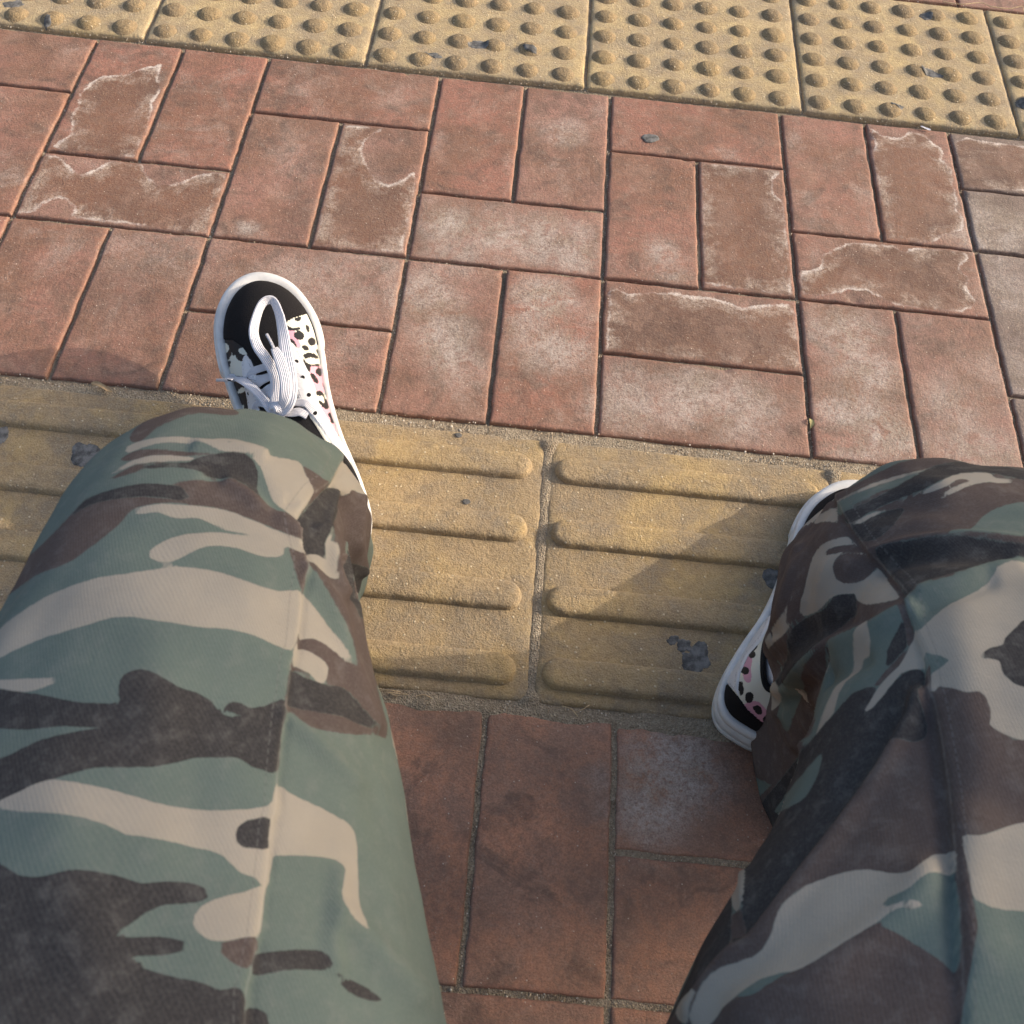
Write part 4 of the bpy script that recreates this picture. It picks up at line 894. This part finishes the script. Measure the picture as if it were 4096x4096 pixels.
def make_sneaker(sh, label, left):
    me_name = 'upper'
    P = upper_grid(); nr, nt = P.shape[:2]
    n = grid_normals(sh.w(P)); n *= np.sign(np.sum(n*(sh.w(P)-sh.w(np.array([0, .13, 0.0])))))
    Wd = sh.w(P).reshape(-1, 3); nn = n.reshape(-1, 3); p2 = px(Wd); loc = P.reshape(-1, 3)
    face = np.sum(nn*(CAM-Wd), 1) > 0
    F = gridF(nr, nt, True)
    if sh.mir < 0: F = F[:, ::-1]
    spot = (vn(loc, 95, 3, 2)-.12)*34; pink = (vn(loc, 26, 8, 2)-.02)*30
    if left:
        far = 30
        def cl(pts): return smooth_closed(cS(pts), 3)
        # painted pattern of the printed side panels
        inner = cS([(740, 560), (900, 540), (1400, 1400), (1320, 1900), (900, 1500), (745, 800)])
        outer = cS([(150, 740), (480, 740), (480, 1600), (150, 1600)])
        spR = [[(815, 590), (860, 575), (862, 600), (835, 608)], [(750, 652), (790, 672), (855, 668), (850, 682), (800, 692), (752, 680)], [(910, 645), (930, 655), (938, 700), (922, 700)], [(812, 715), (850, 698), (888, 722), (885, 760), (850, 770), (815, 748)],
               [(930, 775), (960, 752), (988, 780), (985, 810), (955, 818), (935, 800)], [(762, 765), (790, 770), (822, 810), (828, 838), (800, 815), (765, 790)], [(885, 820), (915, 825), (930, 855), (905, 860), (882, 840)], [(1000, 855), (1030, 870), (1045, 912), (1020, 905)],
               [(888, 905), (930, 885), (985, 895), (1018, 928), (990, 930), (950, 918), (910, 930)], [(890, 940), (910, 965), (950, 985), (1020, 980), (1015, 996), (945, 1000), (945, 1035), (925, 1030), (900, 990)], [(1070, 965), (1080, 1000), (1075, 1035), (1062, 1000)],
               [(998, 1030), (1025, 1015), (1055, 1040), (1055, 1075), (1025, 1080), (1000, 1060)], [(948, 1065), (975, 1068), (1010, 1120), (1010, 1145), (985, 1135), (965, 1100)], [(1088, 1090), (1100, 1110), (1105, 1150), (1090, 1140)], [(1055, 1140), (1075, 1145), (1083, 1185), (1062, 1175)],
               [(1002, 1215), (1040, 1215), (1060, 1245), (1020, 1250), (1000, 1245)], [(1060, 1250), (1085, 1300), (1108, 1350), (1080, 1366), (1040, 1330), (1020, 1290), (1040, 1300), (1062, 1318), (1075, 1300)], [(1068, 1235), (1100, 1222), (1130, 1260), (1140, 1320), (1110, 1310), (1135, 1330), (1100, 1330), (1085, 1280), (1120, 1275), (1100, 1250)],
               [(1100, 1405), (1130, 1400), (1150, 1440), (1152, 1480), (1130, 1488), (1120, 1440)], [(1142, 1365), (1165, 1400), (1165, 1420), (1148, 1400)], [(1190, 1490), (1200, 1530), (1192, 1520)], [(1188, 1580), (1215, 1580), (1218, 1605), (1195, 1600)],
               [(1100, 1560), (1130, 1580), (1110, 1600)], [(1130, 1660), (1180, 1690), (1200, 1730), (1160, 1710)], [(1170, 1740), (1220, 1780), (1190, 1780)]]
        pkR = [[(755, 690), (820, 700), (850, 790), (862, 820), (850, 842), (825, 820), (790, 770), (758, 765)], [(938, 1000), (1030, 995), (1050, 1030), (1110, 1150), (1110, 1225), (1060, 1225), (1010, 1215), (980, 1150), (945, 1060)],
               [(1028, 1330), (1080, 1370), (1108, 1360), (1130, 1400), (1160, 1430), (1200, 1560), (1215, 1620), (1180, 1580), (1120, 1470), (1060, 1400), (1040, 1370)], [(1180, 1740), (1230, 1760), (1230, 1790)]]
        crL = [[(190, 800), (225, 798), (252, 830), (245, 870), (215, 890), (188, 880)], [(330, 850), (365, 835), (405, 880), (400, 905), (360, 900), (332, 880)], [(275, 880), (285, 905), (265, 935), (240, 942), (262, 915)], [(188, 920), (235, 940), (300, 900), (320, 935), (365, 955), (390, 930), (390, 1080), (330, 1085), (300, 1085), (250, 1110), (215, 1140), (200, 1100), (185, 1060), (188, 1015), (240, 1020), (262, 960), (235, 955), (192, 935)],
               [(200, 1130), (235, 1190), (300, 1230), (350, 1180), (390, 1185), (380, 1220), (330, 1235), (280, 1235), (215, 1250)], [(310, 1270), (340, 1260), (335, 1280), (315, 1285)], [(252, 1345), (300, 1350), (318, 1370), (300, 1420), (270, 1420), (258, 1380)], [(350, 1340), (380, 1328), (380, 1365), (352, 1380)]]
        split = cS([(560, 0), (560, 900), (640, 1300), (640, 2200), (2500, 2200), (2500, 0)])
        mi = sdf(p2, split, 900) > 0; mo = ~mi
        ii = np.nonzero(face & mi)[0]; sp_ = np.full(len(ii), -30.0); pk = np.full(len(ii), -30.0)
        for q in spR: sp_ = np.maximum(sp_, sdf(p2[ii], cl(q), far))
        for q in pkR: pk = np.maximum(pk, sdf(p2[ii], cl(q), far))
        spot[ii] = sp_; pink[ii] = pk
        ii = np.nonzero(face & mo)[0]; cr = np.full(len(ii), -30.0)
        for q in crL: cr = np.maximum(cr, sdf(p2[ii], cl(q), far))
        spot[ii] = -cr; pink[ii] = -30
        toe = cS([(545, 150), (900, 300), (1000, 520), (880, 560), (800, 585), (745, 615), (735, 700), (740, 800), (690, 980), (600, 1010), (520, 1020), (490, 1012), (455, 965), (410, 895), (350, 820), (280, 772), (185, 770), (60, 760), (100, 300)])
        eyeR = cS([(745, 780), (790, 795), (830, 835), (872, 920), (922, 1030), (982, 1180), (1022, 1330), (1065, 1400), (1150, 1545), (1240, 1690), (1300, 1830), (1250, 1800), (1180, 1740), (1120, 1650), (1040, 1540), (960, 1430), (905, 1372), (850, 1300), (828, 1235), (790, 1130), (730, 1000), (690, 930)])
        eyeL = cS([(400, 893), (372, 925), (358, 975), (364, 1050), (375, 1150), (400, 1250), (415, 1350), (425, 1600), (500, 1600), (512, 1400), (508, 1250), (492, 1100), (470, 1010), (440, 950)])
        tong = cS([(490, 1000), (700, 980), (830, 1240), (905, 1372), (1080, 1640), (1150, 1800), (900, 1900), (500, 1700), (512, 1400)])
        tf = sdf(p2, toe, 200); toef = np.where(face & (loc[:, 1] > .10), tf, -30)
        toef = np.where(~face & (loc[:, 1] > .19), 20, toef)
        eyef = np.where(face, np.maximum(sdf(p2, eyeR, 60), sdf(p2, eyeL, 60)), -30)
        tngf = np.where(face, sdf(p2, tong, 60), -30)
        heelf = np.full(len(loc), -30.0); heelf = np.where(~face, (.035-loc[:, 1])*1500, heelf)
        hole = 1-np.hypot(loc[:, 0]/.022, (loc[:, 1]-.045)/.030)
        hole = np.where(loc[:, 2] > .05, hole, -1)*40
    else:
        heelP = cR([(285, 1355), (380, 1468), (430, 1540), (500, 1602), (600, 1672), (700, 1720), (760, 2000), (200, 2000), (100, 1500), (240, 1380)])
        strap = cR([(290, 1362), (300, 1330), (380, 1210), (520, 1020), (600, 960), (520, 1130), (440, 1220), (390, 1330), (378, 1420), (385, 1470)])
        spR = [[(455, 1170), (490, 1150), (480, 1180), (440, 1215)], [(440, 1210), (470, 1200), (475, 1225), (450, 1235)], [(400, 1245), (420, 1240), (415, 1265), (395, 1280)], [(390, 1300), (420, 1290), (440, 1310), (425, 1330), (398, 1325)], [(378, 1385), (400, 1380), (400, 1410), (380, 1430)], [(385, 1410), (402, 1400), (405, 1440), (390, 1455)],
               [(420, 1455), (445, 1440), (465, 1460), (455, 1495), (428, 1498)], [(465, 1525), (505, 1525), (515, 1560), (500, 1572), (480, 1555)], [(525, 1590), (550, 1580), (550, 1630), (530, 1625)], [(470, 1600), (480, 1610), (472, 1612)]]
        pkR = [[(460, 1120), (490, 1100), (480, 1150), (455, 1165)], [(415, 1235), (455, 1235), (450, 1300), (450, 1370), (420, 1375), (405, 1330), (398, 1290)], [(440, 1500), (500, 1500), (560, 1580), (585, 1650), (545, 1645), (470, 1590), (410, 1530)]]
        sp_ = np.full(len(loc), -30.0); pk = np.full(len(loc), -30.0)
        reg = face & (sdf(p2, cR([(360, 1100), (620, 1060), (640, 1720), (360, 1700)]), 200) > 0)
        for q in spR: sp_ = np.maximum(sp_, sdf(p2, smooth_closed(cR(q), 3), 30))
        for q in pkR: pk = np.maximum(pk, sdf(p2, smooth_closed(cR(q), 3), 30))
        spot = np.where(reg, sp_, spot); pink = np.where(reg, pk, pink)
        heelf = np.where(face & (loc[:, 1] < .12), sdf(p2, heelP, 200), np.where(loc[:, 1] < .05, 20, -30))
        eyef = np.where(face, sdf(p2, strap, 60), -30)
        tngf = np.full(len(loc), -30.0); toef = (loc[:, 1]-.165)*1500
        hole = (1-np.hypot(loc[:, 0]/.0195, (loc[:, 1]-.066)/.046))*40
        hole = np.where(loc[:, 2] > .045, hole, -40)
    Vb = sh.w(P).reshape(-1, 3)
    Vb = Vb - nn*(.0016*ss(-2, 3, tngf)*(eyef < 0))[:, None]
    root_loc = PORG
    up_v, up_f, ua = clip(Vb, F, -hole, dict(spot=spot, pink=pink))
    up = obj('sneaker', mesh('sneaker_upper', up_v-root_loc, up_f, M['leopard'], True, ua), person, label=label)
    def panel(name, mat, f, th):
        keep = np.minimum(f, -hole)
        v, fc, a = clip(Vb, F, keep, dict(nx=nn[:, 0], ny=nn[:, 1], nz=nn[:, 2], f=f))
        nrm = np.stack([a['nx'], a['ny'], a['nz']], 1)
        v = v + nrm*(th*ss(-.2, 2.5, a['f'])+.00015)[:, None]
        return obj(name, mesh(name, v-root_loc, fc, mat, True, dict(rim=a['f'])), up)
    if toef.max() > 0: panel('toe_cap', M['suede'], toef, .0009)
    if eyef.max() > 0: panel('eyestay' if left else 'side_stripe', M['white'], eyef, .0013)
    if tngf.max() > 0: panel('tongue', M['canvas'], np.minimum(tngf, np.where(eyef > -1, -5, 5)), .0004)
    if heelf.max() > 0: panel('heel_counter', M['suede'], heelf, .0010)
    # rubber foxing and outsole, one moulded wall with ribs
    C = np.stack([np.zeros(len(OUT)), np.clip(OUT[:, 1], .055, .225)], 1); d = OUT-C; L = np.linalg.norm(d, axis=1)[:, None]; d = d/L
    prof = [(.012, -.001), (.0030, .0), (.0008, .0012), (.0002, .004), (0, .0075), (.0006, .0082), (.0006, .0088), (0, .0094), (-.0002, .014), (0, .0192), (.0007, .0198), (.0007, .0206), (.0001, .0212), (.0002, .0250), (.0010, .0272), (.0030, .0282), (.0062, .0278), (.0078, .0262), (.0085, .0225)]
    bump_ = ss(.192, .196, OUT[:, 1])[:, None]
    rows = []
    for ins, z in prof:
        extra = bump_*(.0017 if .004 < z < .0206 and ins < .003 else 0)
        q = C+d*(L-ins*(INS[:, None]/.0062 if ins > .0025 and z > .02 else 1)+extra)
        rows.append(np.concatenate([q, np.full((len(OUT), 1), z)+.0008*ss(.2, .27, OUT[:, 1:2])*(z > .02)], 1))
    R_ = np.array(rows); Fs = gridF(len(prof), len(OUT), True)
    if sh.mir < 0: Fs = Fs[:, ::-1]
    obj('foxing', mesh('foxing', sh.w(R_).reshape(-1, 3)-root_loc, Fs[:, ::-1], M['rubber'], True), up)
    bt = C+d*(L-.004); bt = np.concatenate([bt, np.full((len(bt), 1), .0004)], 1); bc = np.concatenate([C, np.full((len(C), 1), .0004)], 1); bu = bt.copy(); bu[:, 2] = .012; 
    rows = np.array([bu, bt, bc]); obj('outsole', mesh('outsole', sh.w(rows).reshape(-1, 3)-root_loc, gridF(3, len(OUT), True), M['sole'], False), up)
    # padded collar round the opening
    th = np.linspace(0, 2*np.pi, 90, endpoint=False)
    cx_, cy_, rx_, ry_ = (0, .045, .022, .030) if left else (0, .066, .0195, .046)
    cxy = np.stack([cx_+rx_*np.cos(th), cy_+ry_*np.sin(th)], 1)
    sc = np.linalg.norm(cxy-np.stack([np.zeros(90), np.clip(cxy[:, 1], .055, .225)], 1), axis=1)
    bv = BVHTree.FromPolygons([tuple(v) for v in P.reshape(-1, 3)], [tuple(f) for f in gridF(nr, nt, True)])
    zz = np.array([(bv.ray_cast(Vector((a[0], a[1], .3)), Vector((0, 0, -1)))[0] or Vector((0, 0, .08)))[2] for a in cxy])
    ring = np.concatenate([cxy, zz[:, None]], 1); rr = .0028; tv = []
    for k in range(10):
        b = k/10*2*np.pi; out = np.stack([np.cos(th)*rx_, np.sin(th)*ry_], 1); out /= np.linalg.norm(out, axis=1)[:, None]
        tv.append(np.concatenate([cxy+out*rr*np.cos(b), (zz-.0005+rr*np.sin(b))[:, None]], 1))
    tv = np.array(tv+[tv[0]]); obj('collar', mesh('collar', sh.w(tv).reshape(-1, 3)-root_loc, gridF(11, 90, True), M['canvas'], True), up)
    # sock rising out of it
    shin = np.array([.379, -.235, .20]) if left else np.array([.800, -.245, .20])
    foot_c = sh.w(np.array([[0, .040 if left else .058, .022]]))[0]
    sk = []
    for k, (a, b) in enumerate(((.0165, .036), (.018, .036), (.021, .034), (.026, .030), (.030, .032), (.034, .036))):
        u = k/5; c = foot_c + np.array([0, 0, .06])*min(u*2.5, 1) + (shin-foot_c-[0, 0, .06])*max(0, (u-.25)/.75)
        sk.append(c + sh.fx*sh.mir*(a*np.cos(th))[:, None] + np.array([sh.fy[0], sh.fy[1], 0])*(b*np.sin(th))[:, None])
    sk = np.array(sk); skw = np.stack([smooth_open(sk[:, i], 5) for i in range(90)], 1)
    obj('sock', mesh('sock', skw.reshape(-1, 3)-root_loc, gridF(skw.shape[0], 90, True), M['sock'], True), person)
    return up, BVHTree.FromPolygons([tuple(v) for v in up_v], [tuple(f) for f in up_f])

def clip(V, F, f, attrs):
    """keep the part of a quad/tri mesh where f > 0, cut cleanly across the crossing faces"""
    T = np.concatenate([F[:, [0, 1, 2]], F[:, [0, 2, 3]]]) if F.shape[1] == 4 else F
    vs = [tuple(v) for v in V]; A_ = {k_: list(v) for k_, v in attrs.items()}; f = np.asarray(f, float)
    s = f[T] > 0; full = T[s.all(1)]; part = T[s.any(1) & ~s.all(1)]
    out = [list(t) for t in full]; cache = {}; V = np.asarray(V)
    def cut(a, b):
        k_ = (min(a, b), max(a, b))
        if k_ in cache: return cache[k_]
        t = f[a]/(f[a]-f[b]); p = V[a]+(V[b]-V[a])*t; cache[k_] = len(vs); vs.append(tuple(p))
        for q in A_: A_[q].append(attrs[q][a]+(attrs[q][b]-attrs[q][a])*t)
        return cache[k_]
    for t in part:
        r_ = []
        for i in range(3):
            a, b = t[i], t[(i+1) % 3]
            if f[a] > 0: r_.append(a)
            if (f[a] > 0) != (f[b] > 0): r_.append(cut(a, b))
        if len(r_) == 3: out.append(r_)
        elif len(r_) == 4: out += [[r_[0], r_[1], r_[2]], [r_[0], r_[2], r_[3]]]
    vs = np.array(vs); out = np.array(out); used = np.unique(out); mp = np.full(len(vs), -1); mp[used] = np.arange(len(used))
    return vs[used], mp[out], {k_: np.array(v)[used] for k_, v in A_.items()}

L_SHOE = Shoe((.403, -.157, .000), (.284, .070, .074), 1, 1, .91, .96)
R_SHOE = Shoe((.726, -.287, .001), (.862, -.040, .001), 1, -1)
lsh, lbvh = make_sneaker(L_SHOE, 'left sneaker with its toe lifted, bow of white laces on top', True)
rsh, rbvh = make_sneaker(R_SHOE, 'right sneaker half hidden by the trouser hem, black heel towards the viewer', False)

# ---- laces of the left sneaker: flat woven ribbon laid over the shoe
def on_shoe(x, y, lift):
    d = ray(x, y); L = np.linalg.norm(d); h = lbvh.ray_cast(Vector(CAM), Vector(d/L))
    p = np.array(h[0]) if h[0] is not None else at(x, y, .10)
    return p + L_SHOE.fz*lift
def ribbon(pts, width, name='lace', thick=.0013, twist=None, taper=None):
    P = smooth_open(np.array([on_shoe(*cS([(a, b)])[0], l) for a, b, l in pts]), 9); n = len(P)
    T = np.gradient(P, axis=0); T /= np.linalg.norm(T, axis=1)[:, None]
    tw = np.interp(np.linspace(0, 1, n), np.linspace(0, 1, len(twist)), np.radians(twist)) if twist else np.zeros(n)
    up_ = L_SHOE.fz[None]-T*(T @ L_SHOE.fz)[:, None]; up_ /= np.linalg.norm(up_, axis=1)[:, None]; sd_ = np.cross(T, up_)
    u = sd_*np.cos(tw)[:, None]+up_*np.sin(tw)[:, None]; w = -sd_*np.sin(tw)[:, None]+up_*np.cos(tw)[:, None]
    wd = np.interp(np.linspace(0, 1, n), np.linspace(0, 1, len(width)), width) if hasattr(width, '__len__') else np.full(n, width)
    prof = np.array([(-1, 0), (-.92, .8), (-.5, 1), (0, .9), (.5, 1), (.92, .8), (1, 0), (.92, -.8), (0, -1), (-.92, -.8)])
    V = np.array([P+u*(wd/2*a)[:, None]+w*(thick/2*b) for a, b in prof]); V = V.transpose(1, 0, 2)
    uvs = np.stack([np.broadcast_to(np.linspace(0, 1, n)[:, None]*5, (n, 10)), np.broadcast_to(prof[:, 0]*2+0*prof[:, 1], (n, 10))], -1)
    F = gridF(n, 10, True)
    c0 = len(V.reshape(-1, 3))
    me = mesh(name, V.reshape(-1, 3)-PORG, F, M['lace'], True, None, uvs.reshape(-1, 2))
    return obj(name, me, lsh)
for pts, w in [([(425, 1112, .0006), (455, 1060, .003), (520, 1035, .004), (640, 1010, .005), (740, 1010, .004), (828, 967, .0008)], .0066),
               ([(432, 1085, .0006), (520, 1110, .002), (640, 1090, .004), (760, 1080, .003), (882, 1103, .0008)], .0062),
               ([(455, 1200, .0008), (520, 1150, .004), (620, 1105, .005), (720, 1090, .004), (800, 1060, .002)], .0068),
               ([(470, 1235, .0008), (540, 1235, .003), (630, 1195, .005), (760, 1210, .004), (935, 1252, .0008)], .0066),
               ([(480, 1310, .0008), (560, 1280, .004), (650, 1240, .005), (780, 1180, .003)], .0066),
               ([(790, 1320, .003), (850, 1325, .0035), (920, 1335, .003), (985, 1405, .0008)], .0066),
               ([(680, 1400, .004), (780, 1412, .0035), (860, 1405, .0035), (925, 1430, .002)], .0072),
               ([(470, 1460, .001), (485, 1360, .003), (520, 1330, .004), (600, 1360, .005), (650, 1400, .006)], .0070)]:
    ribbon(pts, w)
# bow: standing loop, two loose ends with aglets, the second loop and the knot
ribbon([(660, 1440, .008), (735, 1400, .011), (775, 1300, .013), (775, 1150, .014), (745, 980, .015), (722, 820, .016), (690, 660, .019), (645, 560, .022), (595, 545, .023), (540, 580, .022), (495, 670, .019), (470, 780, .016), (500, 890, .014), (570, 985, .012), (630, 1080, .010), (655, 1180, .009), (650, 1300, .008), (640, 1420, .007)], [.0105, .0112, .0105, .0098, .0082, .0075, .0075, .0085, .0090, .0090, .0086, .008], 'lace_loop', .0013, [0, 5, 0, 12, 35, 48, 40, 28, 5, 0, 0, 0])
ribbon([(645, 925, .017), (680, 1000, .017), (715, 1100, .017), (740, 1230, .016), (725, 1350, .014), (665, 1440, .010)], [.006, .0085, .0088, .0088, .008, .0065], 'lace_end', .0013, [0, 0, 0, 0])
ribbon([(582, 822, .020), (612, 872, .019), (645, 935, .017)], .0024, 'aglet', .0022)
ribbon([(245, 1168, .011), (290, 1152, .013), (370, 1180, .014), (460, 1245, .014), (540, 1320, .013), (600, 1400, .011), (650, 1450, .009)], [.006, .0092, .0088, .0078, .0075, .007], 'lace_end', .0014, [0, 12, 20, 10, 0])
ribbon([(150, 1158, .009), (195, 1162, .010), (248, 1168, .011)], .0022, 'aglet', .002)
ribbon([(650, 1440, .008), (600, 1470, .010), (540, 1490, .011), (500, 1530, .011), (560, 1570, .011), (660, 1560, .010), (690, 1500, .009), (665, 1445, .008)], .0085, 'lace_loop', .0013, [0, 10, 0, 0])
ribbon([(600, 1400, .007), (630, 1385, .011), (670, 1400, .013), (690, 1440, .012), (670, 1475, .009)], .0085, 'lace_knot', .003, [0, 20, 0])
ribbon([(620, 1455, .007), (640, 1410, .013), (690, 1395, .012), (725, 1410, .008)], .0080, 'lace_knot', .003, [0, 0, 0])
for a, b in ((828, 967), (882, 1103), (935, 1252), (988, 1408), (425, 1108), (425, 1240), (440, 1380)):
    p = on_shoe(*cS([(a, b)])[0], .0012)
    th = np.linspace(0, 2*np.pi, 12, endpoint=False); q = p-PORG + L_SHOE.fx[None]*np.cos(th)[:, None]*.0018 + L_SHOE.fy[None]*np.sin(th)[:, None]*.0018
    V = np.concatenate([q+L_SHOE.fz*.0007, [p-PORG+L_SHOE.fz*.0007]]); me = bpy.data.meshes.new('eyelet'); me.from_pydata([tuple(v) for v in V], [], [(i, (i+1) % 12, 12) for i in range(12)]); me.materials.append(M['canvas'])
    obj('eyelet', me, lsh)

# ------------------------------------------------------------------ the stone bench: seat behind the frame, its raised end to the right of the knees
def box(x0, x1, y0, y1, z0, z1, b=.006):
    bm_v = []
    import bmesh
    bm = bmesh.new(); bmesh.ops.create_cube(bm, size=1)
    for v in bm.verts: v.co = Vector(((x0+x1)/2+v.co.x*(x1-x0), (y0+y1)/2+v.co.y*(y1-y0), (z0+z1)/2+v.co.z*(z1-z0)))
    bmesh.ops.bevel(bm, geom=bm.edges[:], offset=b, segments=3, affect='EDGES')
    return bm
def bobj(name, bm, mat, parent):
    me = bpy.data.meshes.new(name); bm.to_mesh(me); bm.free(); me.materials.append(mat); return obj(name, me, parent)
granite = simple('grey_granite', (.45, .42, .38), .7, .3, 180, .25, .0006, .5)
bench = thing('stone_bench', 'grey stone bench under the seated person', 'bench', (.56, -1.0, 0))
for nm, bb in (('seat', (-.6, 1.28, -.55, -.02+.12, .20, .272)), ('bench_leg', (-.5, -.38, -.50, 0, 0, .2)), ('bench_leg', (.40, .52, -.50, 0, 0, .2)), ('bench_leg', (1.1, 1.22, -.50, 0, 0, .2))):
    bobj(nm, box(*bb), granite, bench)

def flake(name, label, cat, x, y, L, Wd, rot, mat, h=.004, seed=0, group=None, curl=.004, z0=.002):
    g = at(x, y, z0); n = 15; V = []
    for i in range(n):
        t = i/(n-1); w = Wd*math.sin(math.pi*(t*.92+.04))**.7*(1+.25*math.sin(7*t+seed)); cz = z0+h*math.sin(math.pi*t)+curl*.3*math.sin(5*t+seed)
        for k in range(5):
            u = (k-2)/2; V.append((L*(t-.5), w*u*.5+.002*math.sin(3*t+seed), cz+curl*u*u*.6-.0006*abs(u)))
    V = np.array(V); c_, s_ = math.cos(rot), math.sin(rot); V = np.stack([V[:, 0]*c_-V[:, 1]*s_, V[:, 0]*s_+V[:, 1]*c_, V[:, 2]], 1)
    T = V.copy(); T[:, 2] += .0005; F = np.concatenate([gridF(n, 5)[:, ::-1], gridF(n, 5)+len(V)])
    o = obj(name, mesh(name, np.concatenate([V, T]), F, mat), None, label=label, category=cat); o.location = (g[0], g[1], 0)
    if group: o['group'] = group
    return o
flake('dry_leaf', 'curled brown dry leaf scrap where the bricks meet the guide strip, left of the sneaker', 'leaf', 192, 733, .021, .0055, -.12, M['leaf'], .002, 1, None, .003)
flake('leaf_scrap', 'tiny yellow green leaf scrap standing in a brick joint, right of centre', 'leaf', 1527, 800, .012, .004, 1.35, M['leafg'], .003, 4, None, .002, -.002)
flake('seed_husk', 'small white seed husk at the edge of the dotted tiles, upper right', 'seed', 1746, 243, .012, .0038, -.03, M['sock'], .001, 2, None, .002)
def stem(label, pts, r, mat, name='dry_stem', cat='twig', group=None):
    P = smooth_open(np.array([at(a, b, z) for a, b, z in pts]), 6); T = np.gradient(P, axis=0); T /= np.linalg.norm(T, axis=1)[:, None]
    S_ = np.cross(T, [0, 0, 1.0]); S_ /= np.linalg.norm(S_, axis=1)[:, None]; U_ = np.cross(S_, T); o0 = P.mean(0)
    V = np.array([P+S_*r*math.cos(a)+U_*r*math.sin(a) for a in np.linspace(0, 2*math.pi, 6, endpoint=False)]).transpose(1, 0, 2)
    o = obj(name, mesh(name, V.reshape(-1, 3)-o0, gridF(len(P), 6, True), mat), None, label=label, category=cat); o.location = o0
    if group: o['group'] = group
sg = 'dry grass straws caught in the joint below the guide strip'
for lb, pts in (('longest pale dry straw in the joint beside the left leg', [(690, 1301, .001), (712, 1299, .003), (745, 1308, .002), (770, 1310, .001)]), ('bent dry straw under the longest one beside the left leg', [(700, 1308, .001), (722, 1303, .003), (750, 1314, .001)]),
                ('shortest dry straw touching the left trouser leg', [(694, 1296, .001), (702, 1306, .004), (708, 1312, .001)]), ('dry straw crossing over the longest one beside the left leg', [(715, 1304, .002), (733, 1302, .004), (756, 1306, .001)]),
                ('lone dry straw between the left leg and the tile joint', [(785, 1314, .001), (800, 1311, .003), (815, 1318, .001)]), ('dry straw sticking up right of the tile joint', [(1085, 1345, .001), (1100, 1338, .004), (1112, 1330, .001)]),
                ('dry straw lying flat just right of the tile joint', [(1060, 1332, .001), (1078, 1338, .003), (1090, 1352, .001)])):
    stem(lb, pts, .00045, M['twig'], 'dry_straw', 'straw', sg)
stem('thin pale curly thread at the far edge of the dotted tiles, top right', [(1780, 3, .006), (1815, 8, .008), (1850, 5, .007), (1870, 12, .008), (1905, 16, .007), (1928, 12, .008), (1931, 22, .006)], .0005, M['twig'], 'thread', 'thread')
shade_wall = thing('added_shade_wall', 'pale wall added out of view, far right of the bench, to shade the legs', 'wall', (5.0, -.90, 0))  # unseen wall, added to keep the low sun off the legs
pm = simple('pale_shade_wall', (.50, .47, .42), .7, .3, 60, .1)
for nm, bb in (('shade_board', (-.02, .02, -1.6, 1.36, .05, 3.00)), ('shade_post', (-.04, .04, 1.36, 1.43, -.05, 3.1)), ('shade_post', (-.04, .04, -1.67, -1.6, -.05, 3.1)), ('shade_rail', (-.03, .03, -1.6, 1.36, 3.00, 3.06))):
    bobj(nm, box(*bb, b=.003), pm, shade_wall)
#@@REST
